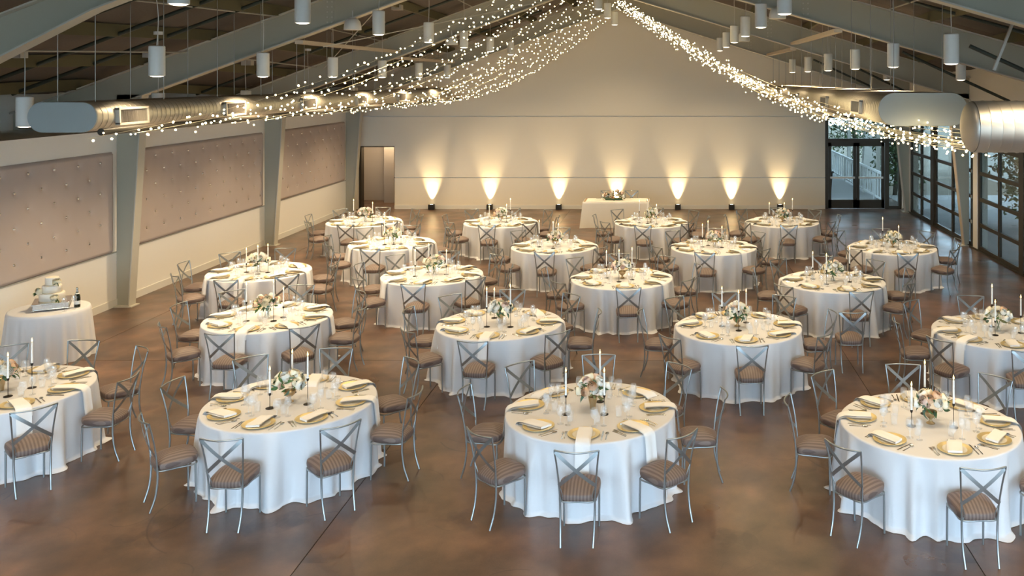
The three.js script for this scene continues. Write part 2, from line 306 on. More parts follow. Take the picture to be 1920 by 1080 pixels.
{ // roof: insulated sheets over purlins
  const c = new THREE.Group(); c.name = 'ceiling'; scene.add(c); tag(c, 'dark insulated metal roof on purlins with pipes', 'ceiling', null, 'structure');
  for (let k = 0; k < 23; k++) for (const side of [-1, 1]) {
    const z0 = Z_FRONT - 0.1 + k * 1.545, z1 = z0 + 1.53;
    const f = (u, v) => {
      const z = z0 + (z1 - z0) * u, fr = lerpFrame(z), rx = ridgeX(fr), x = side < 0 ? rx + (X_OUT - 0.2 - rx) * v : rx + (8.2 - rx) * v;
      let y = (side < 0 ? fr.a + fr.b * x : fr.c - fr.d * x) + 0.24; y = (side < 0 ? Math.max(y, 4.12) : y) - 0.05 * Math.abs(Math.sin(v * Math.PI * 7)) * Math.sin(u * Math.PI);
      return [x, y, -z];
    };
    part(c, 'roof_sheet', surface(6, 56, f, (u, v) => [u * 2, v * 12]), M.roof);
  }
  part(c, 'roof_deck', merge([-1, 1].map((side) => surface(36, 8, (u, v) => {
    const z = Z_FRONT - 0.3 + u * 35.9, fr = lerpFrame(z), rx = ridgeX(fr), x = side < 0 ? rx + (X_OUT - 0.3 - rx) * v : rx + (8.3 - rx) * v;
    return [x, side < 0 ? Math.max(4.2, fr.a + fr.b * x + 0.3) : fr.c - fr.d * x + 0.3, -z];
  }))), M.joint);
  for (const side of [-1, 1]) for (let k = 0; k <= 7; k++) for (let b = 0; b < FR.length - 2; b++) {
    const pt = (f) => { const rx = ridgeX(f), t = k ? k / 7 : 0.02, x = side < 0 ? rx + (X_OUT + 1.3 - rx) * t : rx + (7.95 - rx) * t; return V(x, (side < 0 ? f.a + f.b * x : f.c - f.d * x) + 0.1, -f.z); };
    part(c, 'purlin', beam(pt(FR[b]), pt(b === FR.length - 3 ? lerpFrame(30.3) : FR[b + 1]), 0.07, 0.2), M.purlin);
  }
  // conduits along the building and dark pipes along the slope
  const along = (x, dy, z0, z1, r, m, n) => { for (let b = 0; b < FR.length - 2; b++) { const a = Math.max(z0, FR[b].z), e = Math.min(z1, FR[b + 1].z); if (e > a) part(c, n, rod(V(x, roofY(x, a) + dy, -a), V(x, roofY(x, e) + dy, -e), r), m); } };
  along(-7.6, 0.02, 6, 30, 0.014, M.greyPipe, 'conduit'); along(-5.2, 0.02, 6, 30, 0.014, M.greyPipe, 'conduit'); along(4.2, 0.02, 6, 30, 0.014, M.greyPipe, 'conduit'); along(-9.3, -0.05, 6, 30, 0.014, M.greyPipe, 'conduit');
  for (const z of [9.2, 12.7, 14.3, 15.7, 19.3, 21.8, 25.6, 28.0]) for (const side of [-1, 1]) {
    const x0 = side < 0 ? -11.5 : 7.4, x1 = side < 0 ? -4.0 : 0.5;
    part(c, 'sprinkler_pipe', rod(V(x0, roofY(x0, z) + 0.03, -z), V(x1, roofY(x1, z) + 0.03, -z), 0.035), M.darkPipe);
  }
  for (const z of [13.2, 16.6, 20.4, 26.4]) for (const x of [-9.6, -6.2]) part(c, 'junction_box', box(0.22, 0.12, 0.16, x, roofY(x, z) + 0.02, -z), M.grille);
}
// steel frames
FR.slice(1, 6).forEach((f, i) => {
  const g = new THREE.Group(); g.name = numbered('steel_frame'); g.position.z = -f.z; scene.add(g);
  tag(g, ['painted steel roof frame above the window end', 'grey steel roof frame nearest the window end', 'grey steel roof frame beside the cake table end', 'grey steel roof frame between the two far wall panels', 'grey steel roof frame against the uplit wall'][i], 'roof frame', null, 'structure');
  const rx = ridgeX(f), bx = (f.rc - f.la) / (f.lb + f.rd), tl = (x) => f.a + f.b * x, bl = (x) => f.la + f.lb * x, tr = (x) => f.c - f.d * x, br = (x) => f.rc - f.rd * x;
  const steep = i === 1, xs = -7.15;                               // the near frame deepens towards its knee
  const low = steep ? (x) => (x > xs ? bl(x) : bl(xs) - 0.51 * (xs - x)) : bl, W = 0.014, XO = X_OUT + 0.05;
  part(g, 'rafter_web', plate([[XO, low(XO)], ...(steep ? [[xs, bl(xs)]] : []), [bx, bl(bx)], [rx, tl(rx)], [XO, tl(XO)]], W), M.steel);
  part(g, 'rafter_web', plate([[bx, bl(bx)], [7.9, br(7.9)], [7.9, tr(7.9)], [rx, tl(rx)]], W), M.steel);
  const fl = (x0, y0, x1, y1) => part(g, 'flange', beam(V(x0, y0, 0), V(x1, y1, 0), 0.22, 0.022), M.flange);
  fl(XO, tl(XO), rx, tl(rx)); fl(rx, tl(rx), 7.9, tr(7.9)); fl(bx, bl(bx), 7.9, br(7.9));
  if (steep) { fl(XO, low(XO), xs, bl(xs)); fl(xs, bl(xs), bx, bl(bx)); } else fl(XO, bl(XO), bx, bl(bx));
  // columns, tapered: narrow at the foot
  const yl = bl(-10.1), yr = br(7.3);
  part(g, 'column_web', plate([[X_L + 0.005, 0], [-10.37, 0], [-10.12, yl], [X_L + 0.005, yl]], W), M.steel);
  fl(-10.37, 0, -10.12, yl);
  part(g, 'base_plate', span(X_L + 0.02, -10.30, 0, 0.02, -0.14, 0.14), M.flange);
  part(g, 'column_web', plate([[7.70, 0], [7.84, 0], [7.84, yr], [7.28, yr]], W), M.steel);
  part(g, 'flange', beam(V(7.70, 0, 0), V(7.28, yr, 0), 0.2, 0.022), M.timber);
  part(g, 'base_plate', span(7.6, 7.84, 0, 0.02, -0.14, 0.14), M.flange);
  for (const x of [-6.55, 2.6]) {                                  // bolted splices
    const top = x < 0 ? tl(x) : tr(x), bot = x < 0 ? bl(x) : br(x);
    const sp = part(g, 'splice_plate', box(0.16, top - bot - 0.05, 0.03, x, (top + bot) / 2, 0), M.steel);
    for (let k = 0; k < 5; k++) for (const dx of [-0.045, 0.045]) part(sp, 'bolt', at(new THREE.CylinderGeometry(0.016, 0.016, 0.02, 6).rotateX(Math.PI / 2), x + dx, bot + 0.09 + k * (top - bot - 0.18) / 4, 0.02), M.flange);
  }
});
// tie beams and bracing between frames
[[-7.15, 5.08, 17.3, 23.6], [-7.15, 4.92, 23.6, 29.5], [3.23, 5.30, 17.3, 23.6], [3.23, 5.16, 23.6, 29.5]].forEach(([x, y, a, b], i) =>
  solo('tie_beam', beam(V(0, 0, (b - a) / 2), V(0, 0, -(b - a) / 2), 0.16, 0.07), M.timber, `pale tie beam joining steel frames on the ${x < 0 ? 'tufted' : 'glazed'} side, ${['between the two far bays', 'in the bay against the uplit wall', 'between the two far bays', 'in the bay against the uplit wall', 'in the bay toward the window end', 'in the bay toward the window end'][i]}`, 'beam', [x, y, -(a + b) / 2]));
[[5.16, 4.97, 7.55, 3.87, 20, 'crossing the second bay from uplit wall'], [5.4, 4.68, 6.75, 4.03, 26, 'in the bay against the uplit wall'], [4.83, 4.9, 6.9, 3.97, 14.5, 'in the bay toward the window end'], [4.56, 4.99, 6.4, 4.13, 28.7, 'right against the uplit wall']].forEach(([x0, y0, x1, y1, z, w]) =>
  solo('brace_pipe', rod(V(x0 - x1, y0 - y1, 0), V(0, 0, 0), 0.035), M.darkPipe, `dark green sloping brace pipe above the glazed side, ${w}`, 'pipe', [x1, y1, -z]));
[[-5.6, 5.9, -9.0, 4.62, 17.6, 23.3, 'over the second wall panel'], [-3.2, 6.4, -6.8, 5.0, 23.3, 17.6, 'over the middle tables']].forEach(([x0, y0, x1, y1, za, zb, w]) =>
  solo('brace_rod', rod(V(0, 0, 0), V(x1 - x0, y1 - y0, za - zb), 0.012), M.cord, `thin pale bracing rod slanting under the roof ${w}`, 'rod', [x0, y0, -za]));
solo('strut_channel', merge([beam(V(-0.2, -0.5, 0), V(0.2, 0.5, 0), 0.04, 0.04)]), M.galv, 'perforated metal strut channel leaning above the glazed side', 'strut', [4.95, 5.0, -13.2]);
// pipe that carries the fairy lights on the tufted side
solo('carrier_pipe', rod(V(0, 0, 9), V(0, 0, -9.6), 0.045, 12), M.blackPipe, 'long black pipe hung just below the flat oval duct', 'pipe', [-6.97, 3.72, -20]);

// ---------------------------------------------------------------- ducts
function ovalPts(w, h, n) {                                        // flat oval outline, w x h
  const r = h / 2, L = w - h, out = [], per = 2 * L + 2 * Math.PI * r;
  for (let i = 0; i < n; i++) {
    let s = i / n * per;
    if (s < L) out.push([-L / 2 + s, r]); else if ((s -= L) < Math.PI * r) { const a = Math.PI / 2 - s / r; out.push([L / 2 + Math.cos(a) * r, Math.sin(a) * r]); }
    else if ((s -= Math.PI * r) < L) out.push([L / 2 - s, -r]); else { s -= L; const a = -Math.PI / 2 - s / r; out.push([-L / 2 + Math.cos(a) * r, Math.sin(a) * r]); }
  }
  return out;
}
function ductBody(w, h, len, pitch) {                              // along -z from 0, a raised seam every pitch
  const o = ovalPts(w, h, 48), n = Math.round(len / pitch), z = [];
  for (let k = 0; k < n; k++) z.push([k * pitch, 0], [k * pitch + pitch * 0.9, 0], [k * pitch + pitch * 0.93, 0.006], [k * pitch + pitch * 0.97, 0.006]);
  z.push([len, 0]);
  return surface(48, z.length - 1, (u, v) => {
    const i = Math.round(u * 48) % 48, [zz, d] = z[Math.round(v * (z.length - 1))], [x, y] = o[i], q = Math.hypot(x, y);
    return [x * (1 + d / q), y * (1 + d / q), -zz];
  });
}
function ovalCap(w, h, t) {
  const s = new THREE.Shape(ovalPts(w, h, 64).map(([x, y]) => new THREE.Vector2(x, y)));
  return at(new THREE.ExtrudeGeometry(s, { depth: t, bevelEnabled: true, bevelSize: 0.006, bevelThickness: 0.006, bevelSegments: 2 }), 0, 0, 0);
}
function duct(label, x, y, zStart, len, w, h, grilleZ, side) {
  const g = thing('oval_duct', label, 'duct', [x, y, -zStart]);
  part(g, 'body', ductBody(w, h, len, 0.11), M.galv);
  part(g, 'end_cap', ovalCap(w, h, 0.02), M.cap); part(g, 'end_cap', at(ovalCap(w, h, 0.02), 0, 0, -len - 0.02), M.cap);
  for (const z of grilleZ) {
    const gr = part(g, 'grille', merge([box(0.06, 0.03, 0.66, 0, 0.1, 0), box(0.06, 0.03, 0.66, 0, -0.1, 0), box(0.06, 0.2, 0.03, 0, 0, 0.315), box(0.06, 0.2, 0.03, 0, 0, -0.315)]), M.grille);
    for (let k = 0; k < 22; k++) part(gr, 'slat', box(0.05, 0.17, 0.005, -0.004 * side, 0, -0.29 + k * 0.0276), M.slat);
    gr.position.set(side * (w / 2 + 0.02), -0.005, -(z - zStart)); gr.rotation.z = 0.05 * side;
  }
  for (let z = 0.25; z < len; z += 1.55) for (const s of [-1, 1]) {
    const wx = s * w * 0.28, top = roofY(x + wx, zStart + z) + 0.1 - y;
    part(g, 'hanger_wire', rod(V(wx, h / 2 - 0.005, -z), V(wx, top, -z), 0.006, 5), M.wire);
  }
  return g;
}
duct('long flat oval metal air duct hung along the tufted side', -7.6, 3.89, 11.25, 18.2, 0.86, 0.37, [11.95, 14.75, 17.75, 20.8, 23.9], 1);
duct('flat oval metal air duct hung along the glazed side', 3.65, 3.93, 13.0, 16.2, 1.28, 0.47, [14.45, 17.5, 21.4, 25], -1);
{ const g = thing('oval_duct', 'short crosswise ribbed duct ending near the glazed duct cap', 'duct', [3.22, 3.86, -9.6], -Math.PI / 2);
  part(g, 'body', ductBody(0.56, 0.55, 4.55, 0.12), M.galv);
  part(g, 'end_cap', at(new THREE.SphereGeometry(0.272, 24, 12, 0, Math.PI * 2, 0, Math.PI / 2).rotateX(Math.PI / 2).scale(1, 1, 0.35), 0, 0, 0), M.galv);
  for (const z of [0.6, 2.4, 4]) part(g, 'hanger_wire', rod(V(0, 0.27, -z), V(0, 1.6, -z), 0.006, 5), M.wire); }

// ---------------------------------------------------------------- pendant lamps
const rowName = { '-8.55': 'row beside the tufted wall', '-6.8': 'second row from the tufted wall', '-4.87': 'third row from the tufted wall', '-1.7': 'row under the ridge', '1.51': 'third row from the glazed doors', '3.72': 'second row from the glazed doors', '5.85': 'row beside the glazed doors' };
const LZ = [27.4, 24.3, 21.2, 18.1, 15.0, 11.9, 8.9, 5.8, 2.7], nth = ['first', 'second', 'third', 'fourth', 'fifth', 'sixth', 'seventh', 'eighth', 'ninth'];
const lampBody = lathe([[0.001, 0.2], [0.085, 0.2], [0.098, 0.192], [0.1, 0.18], [0.1, -0.19], [0.097, -0.2], [0.09, -0.2], [0.088, -0.185]], 28);
const lampRing = lathe([[0.1005, 0.155], [0.102, 0.15], [0.1005, 0.145]], 28);
const lampFace = lathe([[0.088, 0], [0.07, -0.012], [0.04, -0.018], [0.001, -0.02]], 24);
[[-8.55, 3.94], [-6.8, 4.61], [-4.87, 5.31], [-1.7, 6.22], [1.51, 5.43], [3.72, 4.77], [5.85, 4.55]].forEach(([x, y]) => LZ.forEach((z, k) => {
  if (x === 5.85 && k % 2 === 0 && k < 6 && k !== 3 && k !== 1) return;
  if (x === -8.55 && k > 5) return;
  const g = thing('pendant_lamp', `white cylinder pendant lamp, ${nth[k]} from uplit wall in the ${rowName[x]}`, 'lamp', [x, y, -z], 0, 'cylinder pendant lamps');
  const top = roofY(x, z) - y;
  part(g, 'housing', lampBody, M.lampWhite); part(g, 'seam_ring', lampRing, M.lampWhite);
  const face = part(g, 'lamp_lens', lampFace, M.lampGlow); face.position.y = -0.196;
  const sway = rr(-0.02, 0.02);
  part(g, 'cord', tube([V(0, 0.2, 0), V(sway, 0.2 + (top - 0.2) * 0.4, 0), V(-sway * 0.6, 0.2 + (top - 0.2) * 0.75, 0), V(0, top, 0)], 0.006, 10, 5), M.cord);
  part(g, 'ceiling_rose', at(new THREE.CylinderGeometry(0.07, 0.07, 0.05, 16), 0, top - 0.02, 0), M.lampWhite);
  const l = new THREE.SpotLight(WARM, LAMP_I * (z < 12.5 ? 0.45 : 1), 0, 1.15, 0.85); l.name = 'pendant_spot'; l.position.set(x, y - 0.235, -z); l.target.position.set(x, 0, -z); l.castShadow = true; l.shadow.radius = 3; scene.add(l, l.target);
}));
[[-6.1, 5.42, 17.25, 'under the frame beside the cake table end'], [-5.6, 5.35, 23.0, 'among the fairy lights'], [2.05, 5.63, 17.2, 'on the near frame of glazed side'], [1.9, 5.45, 23.3, 'on the far frame of glazed side']].forEach(([x, y, z, w]) => {
  const g = thing('dome_speaker', `white bell-shaped hanging speaker ${w}`, 'speaker', [x, y, -z]);
  part(g, 'shell', lathe([[0.16, -0.11], [0.165, -0.1], [0.16, -0.02], [0.14, 0.05], [0.10, 0.1], [0.04, 0.125], [0.001, 0.13]], 28), M.dome);
  part(g, 'mesh_front', at(new THREE.CylinderGeometry(0.158, 0.158, 0.01, 28), 0, -0.105, 0), M.lampWhite);
  part(g, 'stem', at(new THREE.CylinderGeometry(0.012, 0.012, 0.14, 8), 0, 0.19, 0), M.cord);
});
// ---------------------------------------------------------------- wall uplights
[-8.0, -6.05, -3.74, -1.8, 0.25, 2.05, 3.67].forEach((x, k) => {
  const g = thing('wall_uplight', `small black floor uplight against the wall, ${nth[k]} from the open doorway`, 'uplight', [x, 0, -Z_BACK + 0.115], 0, 'uplights along the uplit wall');
  part(g, 'housing', at(new RoundedBoxGeometry(0.19, 0.17, 0.17, 2, 0.012), 0, 0.085, 0), M.black);
  part(g, 'lamp_lens', at(new THREE.CircleGeometry(0.055, 20).rotateX(-Math.PI / 2), 0, 0.173, 0), M.upGlow);
  const l = new THREE.SpotLight(col(1, 0.76, 0.42), UPLIGHT_I, 0, 0.47, 1); l.name = 'uplight_spot'; l.position.set(x, 0.19, -Z_BACK + 0.11); l.target.position.set(x, 3.2, -Z_BACK - 0.25); l.castShadow = true; l.shadow.radius = 2; scene.add(l, l.target);
});
// ---------------------------------------------------------------- fairy lights
const bulbGeo = new THREE.IcosahedronGeometry(0.0145, 0).deleteAttribute('uv');
function fairyString(A, B, sag, spacing, label, group, loose, late = 0) {
  const L = A.distanceTo(B), P = (t) => A.clone().lerp(B, t).add(V(0, -(4 * sag * t + 2.3 * late * t * t) * (1 - t), 0)), o = A;
  const g = thing('fairy_light_string', label, 'string lights', [A.x, A.y, A.z], 0, group), pts = [];
  for (let k = 0; k <= 24; k++) pts.push(P(k / 24).sub(o));
  part(g, 'wire', tube(pts, 0.0028, 48, 4), M.bulbWire);
  const n = Math.floor(L / spacing), segs = Math.ceil(L / 3);
  for (let s = 0; s < segs; s++) {
    const list = [];
    for (let k = Math.floor(n * s / segs); k < Math.floor(n * (s + 1) / segs); k++) {
      const c = P((k + rnd()) / n).sub(o), b = bulbGeo.clone(), sc = 0.5 + 0.6 * Math.sqrt(rnd()); b.scale(sc, sc, sc);
      list.push(b.translate(c.x + rr(-1, 1) * loose, c.y + rr(-1.2, 0.8) * loose, c.z + rr(-1, 1) * loose));
    }
    if (list.length) { const m = part(g, 'bulbs', mergeGeometries(list), M.bulb); m.userData.kind = 'stuff'; m.castShadow = false; }
  }
}
for (let k = 0; k < 16; k++) {
  const t = k / 15, zr = 18.2 + 10.4 * t, zp = 10.6 + 17.8 * t + rr(-0.2, 0.2), f = lerpFrame(zr), rx = ridgeX(f);
  fairyString(V(rx + 0.1, Math.min(7.0, f.la + f.lb * rx) - 0.1 + rr(-0.05, 0.05), -zr), V(-6.97, 3.66, -zp), rr(0.5, 0.7), 0.115, 'warm white fairy light strand sloping from ridge to black carrier pipe', 'fairy light strands on the tufted side', 0.06);
}
for (let k = 0; k < 13; k++) {
  const t = k / 12;
  fairyString(V(-1.6 + rr(-0.1, 0.25), 6.72 - 0.1 * t, -28.9 + 3.4 * t), V(3.92 + rr(-0.15, 0.15), 3.50 + rr(-0.08, 0.2), -11.4 + rr(-0.4, 0.4)), 0.2 + rr(-0.05, 0.1), 0.22, 'warm white fairy light strand swagged toward the glazed side duct', 'fairy light strands on the glazed side', 0.10, 1);
}

// ---------------------------------------------------------------- prototypes for the table settings
const chairParts = (() => {
  const L = [], S = [-1, 1];
  // cushion: rounded plan, domed top, striped stretch cover with stripes fanning front to back
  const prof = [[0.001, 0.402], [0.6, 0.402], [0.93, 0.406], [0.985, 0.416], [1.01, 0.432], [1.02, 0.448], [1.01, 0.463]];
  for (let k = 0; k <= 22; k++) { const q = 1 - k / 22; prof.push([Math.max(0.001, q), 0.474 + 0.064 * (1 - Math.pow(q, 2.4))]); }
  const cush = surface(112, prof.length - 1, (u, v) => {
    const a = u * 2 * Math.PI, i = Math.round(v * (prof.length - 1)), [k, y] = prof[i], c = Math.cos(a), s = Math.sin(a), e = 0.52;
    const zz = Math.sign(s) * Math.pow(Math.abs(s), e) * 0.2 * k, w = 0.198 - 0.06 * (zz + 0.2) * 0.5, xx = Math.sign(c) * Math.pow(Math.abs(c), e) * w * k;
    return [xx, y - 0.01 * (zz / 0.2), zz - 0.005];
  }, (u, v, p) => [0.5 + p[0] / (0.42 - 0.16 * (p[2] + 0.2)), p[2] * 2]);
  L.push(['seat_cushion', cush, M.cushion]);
  L.push(['seat_frame', tube([V(-0.17, 0.395, -0.17), V(0, 0.395, -0.185), V(0.17, 0.395, -0.17), V(0.168, 0.395, 0), V(0.155, 0.4, 0.17), V(0, 0.4, 0.18), V(-0.155, 0.4, 0.17), V(-0.168, 0.395, 0)], 0.0095, 40, 6, true), M.chairMetal]);
  for (const s of S) {
    L.push(['leg', tube([V(s * 0.172, 0.40, -0.165), V(s * 0.172, 0.2, -0.17), V(s * 0.172, 0, -0.172)], 0.0105, 6, 8), M.chairMetal]);
    L.push(['leg', tube([V(s * 0.165, 0.44, 0.182), V(s * 0.162, 0.3, 0.18), V(s * 0.158, 0.14, 0.2), V(s * 0.152, 0, 0.245)], 0.0105, 12, 8), M.chairMetal]);
    L.push(['back_upright', tube([V(s * 0.165, 0.43, 0.182), V(s * 0.172, 0.55, 0.192), V(s * 0.188, 0.74, 0.222), V(s * 0.207, 0.915, 0.262)], 0.0085, 14, 7), M.chairMetal]);
    L.push(['brace', tube([V(s * 0.176, 0.57, 0.198), V(s * 0.15, 0.5, 0.185), V(s * 0.14, 0.44, 0.175), V(s * 0.15, 0.40, 0.172)], 0.005, 10, 5), M.chairMetal]);
    L.push(['cross_strap', surface(12, 1, (u, v) => {
      const x = s * (-0.205 + 0.381 * u), y = 0.908 - 0.348 * u, b = 1 - Math.pow(2 * u - 1, 2), nx = 0.36 * s, ny = 0.39, q = Math.hypot(nx, ny), w = (v - 0.5) * 0.034;
      return [x + nx / q * w, y + ny / q * w, 0.262 - 0.064 * u + 0.035 * b + s * 0.002];
    }), M.chairMetal]);
  }
  L.push(['top_rail', tube([V(-0.207, 0.915, 0.262), V(-0.1, 0.912, 0.30), V(0, 0.910, 0.314), V(0.1, 0.912, 0.30), V(0.207, 0.915, 0.262)], 0.0085, 20, 7), M.chairMetal]);
  return L;
})();
function makeFrom(list, name, label, category, pos, turn, group) { const g = thing(name, label, category, pos, turn, group); for (const [n, geo, m] of list) part(g, n, geo, m); return g; }

const R = 0.915, TOP = 0.762;
function clothGeo(k) {                                             // round cloth to the floor, pressed in where chairs stand
  const N = 224, rows = [], ph = [0, 1, 2, 3, 4].map(() => rnd() * 6.28), fr = [9 + k, 14, 21 + k, 29, 5];
  for (const r of [0.001, 0.3, 0.6, 0.8, 0.89]) rows.push([r, 0, 0]);
  rows.push([0.907, -0.002, 0], [0.915, -0.008, 0], [0.919, -0.018, 0.01]);
  for (let j = 1; j <= 20; j++) rows.push([0, -0.018 - (TOP - 0.03) * (j / 20), j / 20]);
  rows.push([-1, 0, 1]);
  const fold = (a) => { const q = wave(a); return q > 0 ? Math.pow(q, 0.8) : -0.55 * Math.pow(-q, 0.6); };
  const wave = (a) => 0.42 * Math.cos(fr[0] * a + ph[0] + 0.6 * Math.sin(2 * a + ph[4])) + 0.33 * Math.cos(fr[1] * a + ph[1]) + 0.25 * Math.cos(fr[2] * a + ph[2]) + 0.16 * Math.cos(fr[3] * a + ph[3]);
  return surface(N, rows.length - 1, (u, v) => {
    const a = u * 2 * Math.PI, [r0, dy, t] = rows[Math.round(v * (rows.length - 1))];
    if (r0 > 0) return [Math.sin(a) * r0, TOP + dy, Math.cos(a) * r0];
    const open = 0.5 - 0.5 * Math.cos(8 * a), F = fold(a);
    let r = 0.92 + 0.012 * t + ((0.036 + 0.125 * open) * F - 0.012) * Math.pow(t, 0.7) + 0.012 * Math.max(0, t - 0.6) * Math.sin(37 * a + ph[2]), y = TOP + dy;
    if (r0 < 0) { r += 0.03 + 0.05 * open * Math.max(0, Math.sin(6 * a + ph[1])); y = 0.004; }
    if (t === 1 && r0 === 0) y = 0.022 + 0.012 * Math.sin(11 * a + ph[3]);
    return [Math.sin(a) * r, y, Math.cos(a) * r];
  }, (u, v, p) => [p[0] / 1.2, (p[2] + p[1]) / 1.2]);
}
const cloths = [0, 1, 2, 3].map(clothGeo);
const tableParts = [['tabletop', at(new THREE.CylinderGeometry(0.9, 0.9, 0.03, 48), 0, TOP - 0.03, 0), M.wood]];
for (const a of [0, 1, 2, 3]) tableParts.push(['leg', box(0.04, TOP - 0.045, 0.04, 0.55 * Math.cos(a * 1.571 + 0.785), (TOP - 0.045) / 2, 0.55 * Math.sin(a * 1.571 + 0.785)), M.black]);
const chargerParts = [
  ['well', lathe([[0.001, 0.006], [0.1, 0.006], [0.115, 0.009], [0.118, 0.013]], 40), M.goldPale],
  ['rim', lathe([[0.118, 0.013], [0.125, 0.015], [0.155, 0.019], [0.163, 0.0205], [0.166, 0.019], [0.163, 0.0165], [0.12, 0.006], [0.1, 0.001], [0.001, 0.001]], 40), M.gold]];
function napkinGeo(skew) {
  const path = [[-0.11, 0.030], [-0.05, 0.031], [0.03, 0.031], [0.10, 0.031], [0.15, 0.030], [0.185, 0.022], [0.215, 0.010], [0.228, 0.0], [0.238, -0.018], [0.246, -0.08], [0.256, -0.17], [0.266, -0.27]];
  const layer = (d, cut, off) => surface(6, path.length - 1 - cut, (u, v) => {
    const k = Math.round(v * (path.length - 1 - cut)), [z, y] = path[k], x = (u - 0.5) * 0.135 * (1 + 0.06 * k / 11) + skew * (z > 0.2 ? 0.2 - 0.25 * Math.min(0, y) : z) + off;
    const hang = k > 7; return [x, y + (hang ? 0 : d) + 0.002 * Math.sin(u * 9 + k), z + (hang ? d : 0) + 0.004 * Math.sin(u * 7) * (hang ? 1 : 0)];
  });
  const edge = surface(6, 1, (u, v) => [(u - 0.5) * 0.135 - skew * 0.11, 0.018 + 0.021 * v, -0.11 - 0.004 * Math.sin(v * 3.14)]);
  return [['fold', merge([layer(0.009, 0, 0), layer(0.0, 0, 0), edge]), M.napkin], ['under_fold', layer(-0.005, 2, 0.012), M.napkin]];
}
const napkins = [napkinGeo(0.04), napkinGeo(-0.2), napkinGeo(0.22)];
function flat(pts, t) { const s = new THREE.Shape(); pts.forEach(([x, y], i) => (i ? s.lineTo(x, y) : s.moveTo(x, y))); return new THREE.ExtrudeGeometry(s, { depth: t, bevelEnabled: true, bevelSize: 0.0008, bevelThickness: 0.0008, bevelSegments: 1 }).rotateX(-Math.PI / 2); }
const mirror = (h) => [...h, ...h.slice().reverse().map(([x, y]) => [-x, y])];
const forkGeo = at(flat([[-0.004, -0.1], [0.004, -0.1], [0.006, -0.07], [0.003, 0.02], [0.011, 0.04], [0.0125, 0.1], [0.0095, 0.1], [0.009, 0.055], [0.0055, 0.055], [0.005, 0.1], [0.0022, 0.1], [0.0015, 0.055], [-0.0015, 0.055], [-0.0022, 0.1], [-0.005, 0.1], [-0.0055, 0.055], [-0.009, 0.055], [-0.0095, 0.1], [-0.0125, 0.1], [-0.011, 0.04], [-0.003, 0.02], [-0.006, -0.07]], 0.002), 0, 0.001, 0);
const knifeGeo = at(flat([[-0.006, -0.12], [0.006, -0.12], [0.007, -0.05], [0.005, -0.01], [0.009, 0.0], [0.009, 0.09], [0.002, 0.118], [-0.005, 0.115], [-0.005, -0.01]], 0.003), 0, 0.001, 0);
const spoonGeo = merge([at(flat([[-0.005, -0.1], [0.005, -0.1], [0.006, -0.07], [0.003, 0.035], [-0.003, 0.035], [-0.006, -0.07]], 0.002), 0, 0.001, 0), at(new THREE.SphereGeometry(0.02, 14, 6, 0, 6.28, Math.PI / 2, Math.PI / 2).scale(1, 0.35, 1.5), 0, 0.008, -0.062)]);
const gobletGeo = lathe([[0.001, 0.003], [0.036, 0.001], [0.036, 0.003], [0.012, 0.007], [0.005, 0.014], [0.0042, 0.05], [0.006, 0.075], [0.022, 0.085], [0.038, 0.105], [0.043, 0.13], [0.041, 0.165], [0.036, 0.19]], 22);
const wineGeo = lathe([[0.001, 0.003], [0.033, 0.001], [0.033, 0.003], [0.01, 0.007], [0.0042, 0.016], [0.0038, 0.08], [0.006, 0.1], [0.02, 0.11], [0.034, 0.132], [0.037, 0.155], [0.034, 0.19], [0.03, 0.212]], 22);
const tumblerGeo = lathe([[0.001, 0.006], [0.026, 0.002], [0.029, 0.004], [0.03, 0.02], [0.034, 0.06], [0.037, 0.105]], 22);
const candleGeo = lathe([[0.001, 0], [0.011, 0], [0.011, 0.01], [0.0095, 0.235], [0.007, 0.245], [0.001, 0.246]], 14);
const flameGeo = lathe([[0.0005, 0], [0.0055, 0.008], [0.0072, 0.016], [0.005, 0.028], [0.002, 0.04], [0.0004, 0.05]], 10);
const holderParts = (h) => [['base', lathe([[0.001, 0.001], [0.045, 0.001], [0.046, 0.005], [0.04, 0.008], [0.008, 0.010], [0.005, 0.014]], 22), M.iron], ['stem', at(new THREE.CylinderGeometry(0.0038, 0.0038, h - 0.03, 8), 0, h / 2 - 0.01, 0), M.iron], ['cup', lathe([[0.0038, h - 0.035], [0.012, h - 0.022], [0.0145, h - 0.004], [0.013, h], [0.001, h - 0.004]], 14), M.iron]];

// flowers
function petal(w, l, bend, cup) { return surface(3, 3, (u, v) => { const x = (u - 0.5) * w * Math.sin(Math.PI * (0.18 + 0.70 * v)), b = bend * v * v; return [x, l * v * Math.cos(b) + cup * x * x / w * 4, l * v * Math.sin(b) + cup * x * x / w * 2]; }); }
function roseGeo() {                                               // nested cupped petals, nearly a ball
  const out = [];
  [[3, 0.011, 0.15, 0.0], [4, 0.019, 0.38, 0.5], [5, 0.027, 0.62, 0.2], [6, 0.034, 0.86, 0.9]].forEach(([n, r, open, off]) => {
    for (let k = 0; k < n; k++) out.push(surface(4, 4, (u, v) => {
      const a = off + (k + (u - 0.5) * 1.5) * 2 * Math.PI / n, th = 2.5 + (open - 2.5) * v, e = 1 + 0.16 * Math.pow(v, 4) + 0.05 * Math.cos((u - 0.5) * 3), q = r * e + 0.0012 * u;
      return [Math.sin(th) * Math.cos(a) * q, Math.cos(th) * q + 0.012, Math.sin(th) * Math.sin(a) * q];
    }));
  });
  return merge(out);
}
function dahliaGeo() {
  const out = [];
  for (let k = 0; k < 44; k++) {
    const t = k / 43, p = petal(0.017, 0.038, -0.5, 0.05); p.rotateX(0.15 + 1.6 * t); p.rotateY(k * 2.399); p.translate(0, -0.012 * t, 0); out.push(p);
  }
  return merge(out);
}
